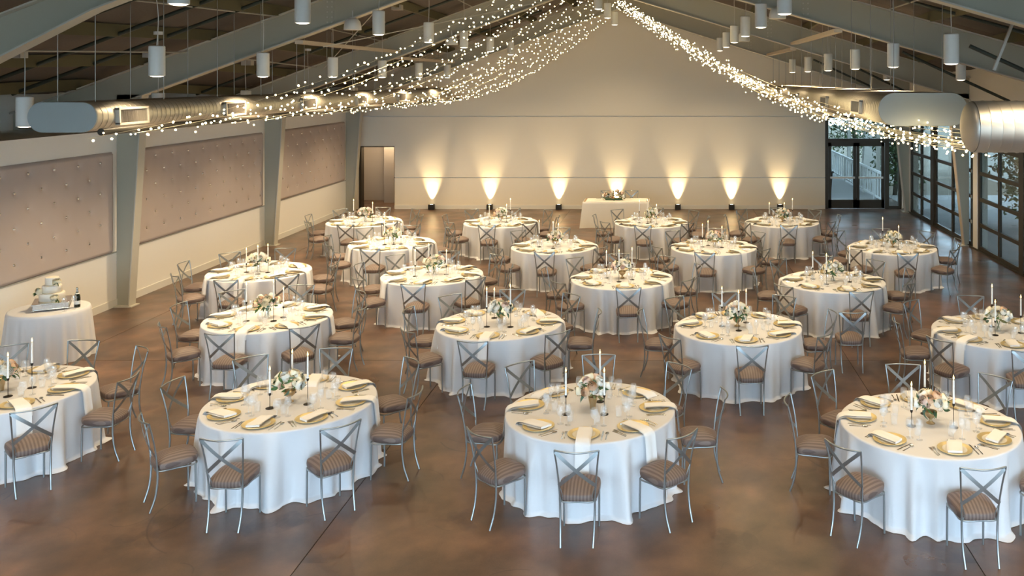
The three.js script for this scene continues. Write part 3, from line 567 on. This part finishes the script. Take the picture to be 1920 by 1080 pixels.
const rose = roseGeo(), dahlia = dahliaGeo(), hub = new THREE.SphereGeometry(0.012, 8, 6);
const leafGeo = surface(2, 5, (u, v) => { const w = 0.032 * Math.sin(Math.PI * Math.pow(v, 0.8)); return [(u - 0.5) * w, 0.085 * v - 0.03 * v * v, 0.05 * v * v + 0.006 * Math.abs(u - 0.5) * 2]; });
const longLeaf = surface(2, 6, (u, v) => { const w = 0.03 * Math.sin(Math.PI * Math.pow(v, 0.7)); return [(u - 0.5) * w, 0.07 * v - 0.06 * v * v, 0.11 * v]; });
function bouquet(g, cx, cy, sx, sy, nb, nl, sz = sx) {
  const up = V(0, 1, 0);
  const put = (m, d, k) => { m.position.set(d.x * sx * k, cy + d.y * sy * k, d.z * sz * k); m.position.x += cx; m.quaternion.setFromUnitVectors(up, d); m.rotateY(rnd() * 6.28); };
  for (let i = 0; i < nb; i++) {
    const y = 0.97 - 0.95 * (i + 0.5) / nb, a = i * 2.4 + rr(-0.25, 0.25), q = Math.sqrt(1 - y * y), d = V(Math.cos(a) * q, y, Math.sin(a) * q);
    const kind = rnd(), m = part(g, kind < 0.3 ? 'dahlia' : 'rose', kind < 0.3 ? dahlia : rose, [M.ivory, M.ivory, M.cream, M.cream, M.blush, M.ivory, M.cream, M.ivory, M.ivory, M.cream, M.blush, M.peach][Math.floor(rnd() * 12)]);
    put(m, d, rr(0.86, 1.05)); const s = kind < 0.3 ? rr(1.1, 1.35) : rr(1.1, 1.5); m.scale.setScalar(s);
    if (kind < 0.3) part(m, 'flower_centre', hub, M.yolk);
  }
  for (let i = 0; i < nl; i++) {
    const y = rr(-0.45, 0.85), a = rnd() * 6.28, q = Math.sqrt(1 - y * y), d = V(Math.cos(a) * q, y, Math.sin(a) * q);
    const long = rnd() < 0.3, m = part(g, 'leaf', long ? longLeaf : leafGeo, [M.leaf, M.leafDark, M.leaf, M.leafBlue, M.leafOlive][Math.floor(rnd() * 5)]);
    put(m, d, rr(0.75, 0.98)); m.scale.setScalar(rr(0.8, 1.3));
  }
}
const compote = lathe([[0.001, 0.002], [0.045, 0.001], [0.046, 0.006], [0.03, 0.014], [0.015, 0.03], [0.014, 0.05], [0.03, 0.06], [0.055, 0.085], [0.068, 0.12], [0.066, 0.13], [0.06, 0.128], [0.05, 0.09], [0.001, 0.07]], 28);
const tallVase = lathe([[0.001, 0.002], [0.03, 0.001], [0.032, 0.01], [0.034, 0.05], [0.045, 0.1], [0.052, 0.135], [0.048, 0.137], [0.03, 0.1], [0.001, 0.09]], 28);
const glassVase = lathe([[0.001, 0.004], [0.045, 0.002], [0.05, 0.01], [0.052, 0.13], [0.05, 0.132]], 28);
function centrepiece(v, label, pos, turn, group) {
  const g = thing('flower_centrepiece', label, 'flowers', pos, turn, group);
  if (v === 1) { const vs = part(g, 'vase', glassVase, M.glass); part(vs, 'stems', merge([0, 1, 2, 3, 4, 5, 6].map((k) => rod(V(0.03 * Math.cos(k * 2.2), 0.01, 0.03 * Math.sin(k * 2.2)), V(0.03 * Math.cos(k * 2.2 + 2), 0.15, 0.03 * Math.sin(k * 2.2 + 2)), 0.004, 5))), M.leaf); }
  else part(g, 'vase', v === 0 ? compote : tallVase, M.brass);
  bouquet(g, 0, 0.205, 0.14 + 0.015 * (v % 2), 0.10 + 0.012 * (v % 3), 17 + v, 44);
  return g;
}
const bouquetLook = ['in a bronze footed bowl', 'in a clear glass vase', 'in a tapered brass vase', 'in a bronze footed bowl'];

// ---------------------------------------------------------------- the twenty round tables
const ROWS = ['row farthest from uplit wall', 'fourth row from uplit wall', 'middle row of tables', 'second row from uplit wall', 'row nearest the uplit wall'];
const ORD = ['first', 'second', 'third', 'fourth'];
// x, depth, row, number from the tufted wall, chair angles (0 faces the camera side, degrees), cloth, flowers, flame tops in photo pixels
const TABLES = [
  [-7.74, 10.43, 0, 0, [2, 47, 90, 138, 180, -146, -97, -45], 0, 3, [[15, 662], [60, 635]]],
  [-4.25, 10.07, 0, 1, [-3, 41, 84, 132, -179, -138, -97, -50], 1, 0, [[506, 688], [548, 656], [577, 661]]],
  [-0.87, 9.80, 0, 2, [0, 43, 93, 137, -179, -139, -98, -45], 2, 2, [[1061, 691], [1125, 657], [1133, 691]]],
  [2.71, 9.43, 0, 3, [3, 48, 92, 133, 176, -141, -100, -49], 3, 0, [[1709, 717], [1734, 676], [1788, 705]]],
  [-6.09, 13.62, 1, 0, [-1, 43, 88, 132, -177, -134, -96, -46], 2, 1, [[462, 530], [513, 525], [531.5, 539]]],
  [-2.52, 13.29, 1, 1, [-3, 44, 92, 140, -177, -136, -98, -50], 3, 3, [[912.6, 539], [926.8, 540], [957, 534]]],
  [0.99, 13.09, 1, 2, [3, 50, 99, 145, -176, -140, -100, -44], 0, 0, [[1353.6, 538], [1385, 545], [1399, 542.5]]],
  [4.69, 12.86, 1, 3, [-5, 40, 88, 132, 177, -139, -90, -50], 1, 1, [[1860, 533.6], [1866, 563], [1914, 554]]],
  [-7.71, 16.86, 2, 0, [3, 43, 85, 130, -175, -133, -92, -45], 1, 1, [[462, 465], [483.5, 460], [502.4, 457.5]]],
  [-4.39, 16.57, 2, 1, [2, 45, 90, 136, -178, -136, -98, -45], 0, 1, [[778.5, 467.6], [804, 457], [837, 468.5]]],
  [-0.88, 16.29, 2, 2, [8, 56, 105, 146, -174, -137, -92, -46], 3, 0, [[1137, 470], [1160.6, 468], [1185, 464.6]]],
  [2.91, 16.05, 2, 3, [8, 55, 99, 137, 178, -143, -100, -45], 2, 1, [[1524, 472], [1549.5, 476], [1593, 464]]],
  [-6.11, 19.72, 3, 0, [0, 42, 88, 134, 179, -138, -92, -46], 3, 1, [[721, 413], [752, 419], [738, 416]]],
  [-2.51, 19.39, 3, 1, [0, 48, 92, 137, -179, -138, -94, -46], 2, 0, [[1011, 413], [1037, 415.4], [1047, 419]]],
  [0.93, 19.29, 3, 2, [-10, 41, 88, 132, 174, -142, -100, -58], 1, 3, [[1317, 420], [1327.6, 414], [1353.6, 424.4]]],
  [4.77, 19.28, 3, 3, [-2, 43, 94, 135, 177, -138, -92, -46], 0, 0, [[1655, 408], [1685, 423.5]]],
  [-7.75, 22.74, 4, 0, [2, 43, 90, 136, 179, -137, -92, -46], 0, 1, [[663, 374], [698.6, 379]]],
  [-4.28, 22.66, 4, 1, [-3, 39, 88, 132, 178, -138, -94, -48], 1, 0, [[917.4, 386], [949.8, 383], [957, 372]]],
  [-0.48, 22.62, 4, 2, [-7, 38, 86, 130, 176, -140, -96, -50], 2, 2, [[1198.6, 375], [1214, 373.5], [1231, 383]]],
  [2.83, 22.69, 4, 3, [-1, 49, 92, 136, 178, -138, -92, -47], 3, 0, [[1442.4, 380], [1470.7, 380], [1485.8, 372]]],
];
const proto = {}, FACE = ['facing uplit wall', 'facing open doorway', 'facing tufted wall', 'back to exit doors', 'back to uplit wall', 'back to open doorway', 'facing glazed doors', 'facing exit doors'];
function setOut(key, base, build, pos, turn, label, group) {       // first one is built, the others are copies of it
  if (!proto[key]) { proto[key] = build(label, pos, turn, group); return proto[key]; }
  return copyOf(proto[key], base, pos, turn, label, group);
}
const rad = Math.PI / 180;
for (const [tx, tz, row, no, angs, cv, fv, flames] of TABLES) {
  const glassAt = [];
  const where = `${ORD[no]} table from tufted wall, ${ROWS[row]}`, wg = `${ORD[no]} table, ${ROWS[row]}`, base = (angs[0]) * rad;
  const P = (a, r, t, y) => [tx + Math.sin(a) * r + Math.cos(a) * t, y, -tz + Math.cos(a) * r - Math.sin(a) * t];
  setOut('table', 'round_banquet_table', (l, p, t, g) => makeFrom(tableParts, 'round_banquet_table', l, 'table', p, t, g), [tx, 0, -tz], base, `round folding table under white cloth, ${ORD[no]} from tufted wall, ${ROWS[row]}`);
  solo('tablecloth', cloths[cv], M.cloth, `white floor-length cloth on ${where}`, 'tablecloth', [tx, 0, -tz], base);
  angs.forEach((deg, i) => {
    const a = deg * rad, aj = a + rr(-0.05, 0.05), cr = 1.172 + rr(-0.012, 0.02);
    setOut('chair', 'cross_back_chair', (l, p, t, g) => makeFrom(chairParts, 'cross_back_chair', l, 'chair', p, t, g), P(a, cr, 0, 0), aj, `${FACE[i].length > 22 || FACE[i].split(' ').length > 3 ? '' : 'silver '}cross-back chair, ${FACE[i]}, ${where}`, `chairs at the ${wg}`);
    const s = a + rr(-0.03, 0.03), y = TOP + 0.001;
    setOut('charger', 'charger_plate', (l, p, t, g) => makeFrom(chargerParts, 'charger_plate', l, 'plate', p, t, g), P(s, 0.695, 0, y), s, `gold rimmed charger plate on ${where}`, `charger plates on the ${wg}`);
    const nv = Math.floor(rnd() * 3);
    setOut('napkin' + nv, 'folded_napkin', (l, p, t, g) => makeFrom(napkins[nv], 'folded_napkin', l, 'napkin', p, t, g), P(s, 0.70, rr(-0.02, 0.02), y), s + rr(-0.04, 0.04), `folded white napkin draped over plate, ${where}`, `napkins on the ${wg}`);
    for (const [key, nm, geo, t, r, cat, lab] of [['fork', 'dinner_fork', forkGeo, -0.187, 0.71, 'fork', 'silver fork beside charger plate'], ['fork', 'dinner_fork', forkGeo, -0.215, 0.72, 'fork', 'silver fork beside charger plate'], ['knife', 'dinner_knife', knifeGeo, 0.188, 0.71, 'knife', 'silver knife beside charger plate'], ['spoon', 'soup_spoon', spoonGeo, 0.232, 0.72, 'spoon', 'silver spoon beside knife']])
      setOut(key, nm, (l, p, tt, g) => solo(nm, geo, M.silver, l, cat, p, tt, g), P(s, r + rr(-0.01, 0.01), t, y), s + rr(-0.06, 0.06), `${lab}, ${where}`, `${cat === 'knife' ? 'knives' : cat + 's'} on the ${wg}`);
    for (const [key, nm, geo, t, r, lab] of [['goblet', 'water_goblet', gobletGeo, 0.085, 0.475, 'clear stemmed water goblet'], ['wine', 'wine_glass', wineGeo, 0.182, 0.455, 'slim clear wine glass'], ['tumbler', 'glass_tumbler', tumblerGeo, 0.10, 0.37, 'small clear glass tumbler']])
    {
      const gp = P(s, r + rr(-0.02, 0.02), t + rr(-0.012, 0.012), y); glassAt.push(gp);
      setOut(key, nm, (l, p, tt, g) => solo(nm, geo, M.glass, l, 'glass', p, tt, g), gp, 0, `${lab} on ${where}`, `${nm.replace('_', ' ')}s on the ${wg}`);
    }
  });
  centrepiece(fv, `cream and blush flowers ${bouquetLook[fv]}, ${ORD[no]} table, ${ROWS[row]}`, [tx + rr(-0.03, 0.03), TOP + 0.001, -tz + rr(-0.03, 0.03)], rnd() * 6.28);
  const used = [];
  flames.forEach(([u, v]) => {                                     // each candle stands where its flame shows in the photograph
    let best = null;
    for (const h of [0.17, 0.21, 0.25, 0.29, 0.33, 0.37, 0.41]) {
      const z = FOCAL * (EYE - TOP - h - 0.285) / (v - VPY), x = (u - VPX) / FOCAL * z, r = Math.hypot(x - tx, z - tz);
      let bad = Math.max(0, 0.19 - r) * 4 + Math.max(0, r - 0.31) * 3 + Math.abs(h - 0.28) * 0.15;
      for (const q of glassAt) bad += Math.max(0, 0.09 - Math.hypot(q[0] - x, q[2] + z)) * 5;
      for (const q of used) bad += Math.max(0, 0.14 - Math.hypot(q[0] - x, q[1] - z)) * 4;
      if (!best || bad < best[0]) best = [bad, h, x, z];
    }
    const [, h, x, z] = best; used.push([x, z]);
    const size = h < 0.24 ? 'short' : h < 0.32 ? 'mid-height' : 'tall';
    makeFrom(holderParts(h), 'candle_holder', `${size} thin black candle holder on ${where}`, 'candle holder', [x, TOP + 0.001, -z], 0, `${size} candle holders on the ${wg}`);
    const c = thing('taper_candle', `lit white candle in ${size} holder, ${where}`, 'candle', [x, TOP + h - 0.003, -z], 0, `candles in ${size} holders on the ${wg}`);
    part(c, 'wax', candleGeo, M.wax); part(c, 'wick', at(new THREE.CylinderGeometry(0.001, 0.001, 0.012, 5), 0, 0.25, 0), M.wick); part(c, 'flame', at(flameGeo.clone(), 0, 0.25, 0), M.flame).castShadow = false;
  });
}
// spare chair in the aisle
copyOf(proto.chair, 'cross_back_chair', [2.70, 0, -13.58], 0.02, 'silver cross-back chair standing alone in the aisle, facing the uplit wall', 'single aisle chair');
// ---------------------------------------------------------------- head table for two
{
  const x = -1.60, z = 26.75, hw = 0.97, hd = 0.40, H = 0.775;
  const g = surface(160, 14, (u, v) => {
    const per = [[-hw, hd], [hw, hd], [hw, -hd], [-hw, -hd]], s = (u * 4) % 4, k = Math.floor(s), t = s - k, A = per[k], B = per[(k + 1) % 4];
    let px = A[0] + (B[0] - A[0]) * t, pz = A[1] + (B[1] - A[1]) * t; const c = Math.pow(Math.abs(2 * t - 1), 6), w = Math.max(0, v - 0.12) / 0.88, q = Math.hypot(px / hw, pz / hd);
    const f = (0.02 + 0.07 * c) * w + 0.008 * w * Math.sin(u * 150);
    if (v < 0.08) { const m = v / 0.08; return [px * m, H, pz * m]; }
    return [px + px / hw * f, Math.max(0.004, H - (H) * w), pz + pz / hd * f * 1.2];
  });
  solo('head_table_cloth', g, M.creamCloth, 'cream cloth over the rectangular head table before uplit wall', 'tablecloth', [x, 0, -z]);
  const t = thing('head_table', 'rectangular head table under cream cloth', 'table', [x, 0, -z]);
  part(t, 'tabletop', box(1.9, 0.03, 0.76, 0, H - 0.02, 0), M.wood); for (const sx of [-1, 1]) for (const sz of [-1, 1]) part(t, 'leg', box(0.04, H - 0.035, 0.04, sx * 0.85, (H - 0.035) / 2, sz * 0.3), M.black);
  copyOf(proto.chair, 'cross_back_chair', [-1.95, 0, -27.55], Math.PI, 'silver cross-back chair behind head table, on the open doorway side', 'chairs behind the head table');
  copyOf(proto.chair, 'cross_back_chair', [-1.20, 0, -27.55], Math.PI, 'silver cross-back chair behind head table, on the exit door side', 'chairs behind the head table');
  const f = thing('head_table_flowers', 'low wide arrangement of cream roses and greenery on head table', 'flowers', [x - 0.08, H + 0.002, -z + 0.05]);
  part(f, 'tray', at(new RoundedBoxGeometry(0.5, 0.05, 0.16, 2, 0.015), 0, 0.026, 0), M.leafDark);
  bouquet(f, 0, 0.09, 0.34, 0.17, 20, 70, 0.15);
  for (let k = 0; k < 16; k++) { const m = part(f, 'leaf', longLeaf, k % 2 ? M.leafOlive : M.leafDark); m.position.set((k % 2 ? 1 : -1) * rr(0.3, 0.48), 0.02 + rr(0, 0.03), rr(-0.06, 0.08)); m.rotation.y = (k % 2 ? 1 : -1) * rr(1.2, 1.9); }
}
// ---------------------------------------------------------------- cake table
{
  const x = -9.78, z = 14.15, r0 = 0.55;
  const g = surface(240, 19, (u, v) => {
    const a = u * 2 * Math.PI, j = Math.round(v * 19);
    if (j < 4) return [Math.sin(a) * r0 * [0.001, 0.5, 0.95, 1][j], TOP + (j === 3 ? -0.006 : 0), Math.cos(a) * r0 * [0.001, 0.5, 0.95, 1][j]];
    const t = (j - 3) / 16, F = Math.cos(21 * a + 0.7 * Math.sin(3 * a)) * 0.7 + 0.3 * Math.cos(34 * a + 1);
    const r = r0 + 0.008 + 0.07 * t + 0.026 * t * F; return [Math.sin(a) * r, Math.max(0.004, (TOP - 0.006) * (1 - t) + 0.006 * Math.sin(5 * a)), Math.cos(a) * r];
  });
  solo('cake_table_cloth', g, M.cloth, 'pleated white cloth on the small round cake table', 'tablecloth', [x, 0, -z]);
  const t = thing('cake_table', 'small round cake table under pleated cloth', 'table', [x, 0, -z]);
  part(t, 'tabletop', at(new THREE.CylinderGeometry(0.54, 0.54, 0.03, 40), 0, TOP - 0.022, 0), M.wood); part(t, 'pedestal', at(new THREE.CylinderGeometry(0.05, 0.05, TOP - 0.04, 12), 0, (TOP - 0.04) / 2, 0), M.black);
  const y = TOP + 0.001, s = thing('cake_stand', 'square silver cake stand with embossed sides and small feet', 'cake stand', [x + 0.03, y, -z - 0.02], 0.52);
  part(s, 'top', at(new RoundedBoxGeometry(0.50, 0.016, 0.50, 2, 0.006), 0, 0.112, 0), M.silver);
  const emboss = dataTex(256, 64, (a, b) => { const v = 128 + 90 * Math.sin(a * 80 + 2 * Math.sin(b * 20)) * Math.sin(b * 24 + 3 * Math.sin(a * 40)); return [v, v, v]; });
  part(s, 'apron', at(new RoundedBoxGeometry(0.47, 0.075, 0.47, 2, 0.01), 0, 0.068, 0), std(col(0.62, 0.63, 0.64), 0.35, 0.85, { bumpMap: emboss, bumpScale: 0.006 }));
  part(s, 'base_moulding', at(new RoundedBoxGeometry(0.495, 0.014, 0.495, 2, 0.006), 0, 0.03, 0), M.silver);
  for (const a of [-1, 1]) for (const b of [-1, 1]) part(s, 'foot', at(new THREE.SphereGeometry(0.018, 12, 8), a * 0.22, 0.0175, b * 0.22), M.silver);
  const c = thing('wedding_cake', 'three-tier ivory wedding cake with cream roses', 'cake', [x + 0.03, y + 0.121, -z - 0.02]);
  const tier = (r, y0, h) => lathe([[0.001, y0], [r, y0], [r, y0 + h - 0.012], [r - 0.004, y0 + h - 0.003], [r - 0.012, y0 + h], [0.001, y0 + h]], 48);
  for (const [r, y0, h] of [[0.175, 0, 0.125], [0.133, 0.125, 0.115], [0.093, 0.24, 0.125]]) { const m = part(c, 'tier', tier(r, y0, h), M.icing); part(m, 'ribbon', lathe([[r + 0.0015, y0 + 0.001], [r + 0.003, y0 + 0.006], [r + 0.0015, y0 + 0.011]], 48), M.ribbon); }
  for (const [dx, dy, dz] of [[0.11, 0.27, 0.05], [-0.12, 0.135, 0.1], [0.16, 0.04, 0.13]]) {
    for (let k = 0; k < 3; k++) { const m = part(c, 'rose', rose, M.cream); m.position.set(dx + rr(-0.03, 0.03), dy + 0.01 + rr(-0.02, 0.03), dz + rr(-0.01, 0.03)); m.rotation.set(0.9 + rr(-0.3, 0.3), 0, rr(-0.5, 0.5)); m.scale.setScalar(1.25); }
    for (let k = 0; k < 6; k++) { const m = part(c, 'leaf', leafGeo, k % 2 ? M.leafDark : M.leaf); m.position.set(dx * 1.12, dy, dz + 0.02); m.rotation.set(rr(0.2, 1.3), 0, (dx < 0 ? 1 : -1) * rr(-0.6, 1.9)); m.scale.setScalar(1.0); }
  }
  const b = thing('champagne_bottle', 'dark champagne bottle with silver foil beside the wedding cake', 'bottle', [x + 0.40, y, -z - 0.06]);
  part(b, 'body', lathe([[0.001, 0.001], [0.040, 0.001], [0.044, 0.008], [0.044, 0.15], [0.04, 0.185], [0.026, 0.22], [0.017, 0.245]], 28), M.bottle);
  part(b, 'foil', lathe([[0.0175, 0.235], [0.0165, 0.26], [0.0155, 0.285], [0.018, 0.288], [0.018, 0.302], [0.012, 0.312], [0.001, 0.314]], 24), M.foil);
  part(b, 'paper_label', lathe([[0.0447, 0.05], [0.0447, 0.105]], 28), M.paper); part(b, 'neck_label', lathe([[0.031, 0.21], [0.0215, 0.232]], 24), M.paper);
  for (const [dx, dz] of [[0.43, 0.06], [0.37, 0.2]]) copyOf(proto.wine, 'wine_glass', [x + dx, y, -z + dz], 0, 'slim clear glass beside the champagne bottle', 'glasses on the cake table');
}
// ---------------------------------------------------------------- outside
solo('patio', span(-30, 60, -0.35, -0.255, -90, 40), M.soil, 'dark planted ground around the hall', 'ground', [0, 0, 0], 0, null, 'structure');
solo('terrace', span(8.15, 14.5, -0.25, -0.03, -34, 6), M.patio, 'pale terrace paving outside the glazed doors', 'terrace', [0, 0, 0], 0, null, 'structure');
solo('walkway', span(3.2, 7.9, -0.25, -0.02, -60, -32.85), M.patio, 'pale concrete walkway behind the exit doors', 'walkway', [0, 0, 0], 0, null, 'structure');
{ const g = thing('walkway_railing', 'white slatted railing along the walkway behind exit doors', 'railing', [7.5, 0, -31]);
  part(g, 'top_rail', box(0.09, 0.07, 26, 0, 1.02, -13), M.railWhite); part(g, 'bottom_rail', box(0.05, 0.06, 26, 0, 0.1, -13), M.railWhite);
  for (let k = 0; k < 14; k++) part(g, 'post', box(0.09, 1.04, 0.09, 0, 0.5, -1.95 - k * 1.85), M.railWhite);
  for (let k = 0; k < 60; k++) part(g, 'slat', box(0.03, 0.9, 0.16, 0, 0.55, -0.2 - k * 0.42), M.railWhite); }
{ const g = thing('waste_bin', 'dark wheeled bin on the walkway outside exit doors', 'bin', [5.72, 0, -33.2]);
  part(g, 'body', at(new THREE.CylinderGeometry(0.33, 0.25, 0.9, 4, 1).rotateY(Math.PI / 4), 0, 0.47, 0), M.black); part(g, 'lid', at(new RoundedBoxGeometry(0.56, 0.07, 0.56, 2, 0.02), 0, 0.95, 0), M.black);
  for (const s of [-1, 1]) part(g, 'wheel', at(new THREE.CylinderGeometry(0.08, 0.08, 0.05, 16).rotateZ(Math.PI / 2), s * 0.2, 0.06, -0.2), M.black); }
solo('pale_pylon', plate([[-0.9, -0.25], [0.9, -0.25], [1.3, 6], [-0.5, 6]], 0.4), M.stucco, 'pale leaning stucco wall beyond the walkway railing', 'wall', [9.4, 0, -40], 0, null, 'structure');
solo('raised_garden_wall', span(14.6, 14.9, -0.25, 7.5, -44, 4), M.stucco, 'pale wall beyond the terrace, height added to block sky light', 'wall', [0, 0, 0], 0, null, 'structure');  // wall raised well above its own height to dim the terrace
solo('walkway_shade_block', span(-2, 3.0, -0.25, 5.5, -58, -34), M.stucco, 'plain unseen block added to shade the walkway', 'building', [0, 0, 0], 0, null, 'structure');  // added block, out of view, keeps sky light off the walkway
[24.9, 21.2, 17.5].forEach((z, i) => solo('terrace_post', span(-0.16, 0.16, 0, 3.3, -0.16, 0.16), M.stucco, `square pale terrace post, ${ORD[i]} from the walkway`, 'post', [13.4, -0.03, -z]));
{ const g = thing('walkway_shade_roof', 'flat roof on posts added to shade the walkway behind exit doors', 'roof', [5.4, 0, -39]);  // added canopy that keeps the outside dim behind the exit doors
  part(g, 'roof_slab', box(5.4, 0.2, 12.5, 0, 3.5, 0), M.stucco); for (const sx of [-2.35, 2.35]) for (const sz of [-5.5, 0, 5.5]) part(g, 'post', box(0.14, 3.42, 0.14, sx, 1.69, sz), M.stucco); }
solo('terrace_shade_slab', span(8.12, 10.3, 3.5, 3.62, -34, 6), M.stucco, 'flat slab added above the glazed doors to shade the terrace', 'awning', [0, 0, 0], 0, null, 'structure');  // added overhang, cuts the sky light reaching terrace and doors
{ const g = thing('corridor_lamp', 'round ceiling lamp in the corridor behind open doorway', 'lamp', [-9.9, 2.5, -Z_BACK - 1.0]);
  part(g, 'lamp_disc', at(new THREE.CylinderGeometry(0.14, 0.14, 0.04, 24), 0, -0.02, 0), M.lampGlow);
  const l = new THREE.PointLight(WARM, 4); l.name = 'corridor_light'; l.position.set(-9.9, 2.38, -Z_BACK - 1.0); l.castShadow = true; l.shadow.radius = 4; scene.add(l); }
function tree(x, z, h, s, label) {
  const g = thing('garden_tree', label, 'tree', [x, -0.25, -z], 0, 'trees outside the hall');
  part(g, 'trunk', tube([V(0, 0, 0), V(0.08 * s, h * 0.3, 0.05), V(-0.05, h * 0.6, 0), V(0.04, h * 0.85, 0.05)], 0.07 + 0.02 * s, 10, 8), M.bark);
  for (let k = 0; k < 5; k++) { const a = k * 1.3 + x, y = h * (0.35 + 0.1 * k); part(g, 'branch', rod(V(0, y, 0), V(Math.cos(a) * s * 0.7, y + 0.5, Math.sin(a) * s * 0.7), 0.025, 5), M.bark); }
  const n = 2600, m = new THREE.InstancedMesh(leafGeo, M.treeLeaf, n), q = new THREE.Object3D(), c = new THREE.Color();
  for (let k = 0; k < n; k++) {
    const cl = k % 14, ca = cl * 2.4, cy = 0.22 + 0.055 * cl, cr = s * (0.35 + 0.5 * hash(cl, x)); const d = V(rr(-1, 1), rr(-1, 1), rr(-1, 1));
    q.position.set(Math.cos(ca) * cr + d.x * 0.55 * s, h * cy + d.y * 0.5, Math.sin(ca) * cr + d.z * 0.55 * s); q.rotation.set(rnd() * 6, rnd() * 6, rnd() * 6); q.scale.setScalar(rr(1.4, 3.0)); q.updateMatrix(); m.setMatrixAt(k, q.matrix);
    m.setColorAt(k, c.setRGB(0.7 + rnd() * 0.9, 0.7 + rnd() * 0.7, 0.6 + rnd() * 0.5));
  }
  m.name = 'foliage'; m.userData.kind = 'stuff'; m.castShadow = m.receiveShadow = true; g.add(m);
}
[[10.9, 26.5, 4.4, 1.1, 'leafy tree outside the corner overhead door'], [12.2, 23.5, 4.8, 1.3, 'broad leafy tree outside the second overhead door'], [11.4, 20.6, 4.2, 1.1, 'leafy tree beyond the leaning steel column'], [12.6, 18.2, 4.6, 1.2, 'leafy tree beyond the third overhead door'], [12.4, 29.8, 4.6, 1.2, 'leafy tree at the terrace corner'], [8.6, 34.5, 4.0, 0.9, 'slim leafy tree beside the walkway railing'], [8.9, 44, 5.2, 1.5, 'tall leafy tree far along the walkway railing'], [6.2, 62, 7, 3.0, 'large tree at the far end of walkway'], [11.8, 14.5, 4.6, 1.2, 'leafy tree farther along the terrace'], [12.3, 9.5, 4.6, 1.2, 'leafy tree near the window end of terrace']].forEach((a) => tree(...a));

renderer.render(scene, camera);
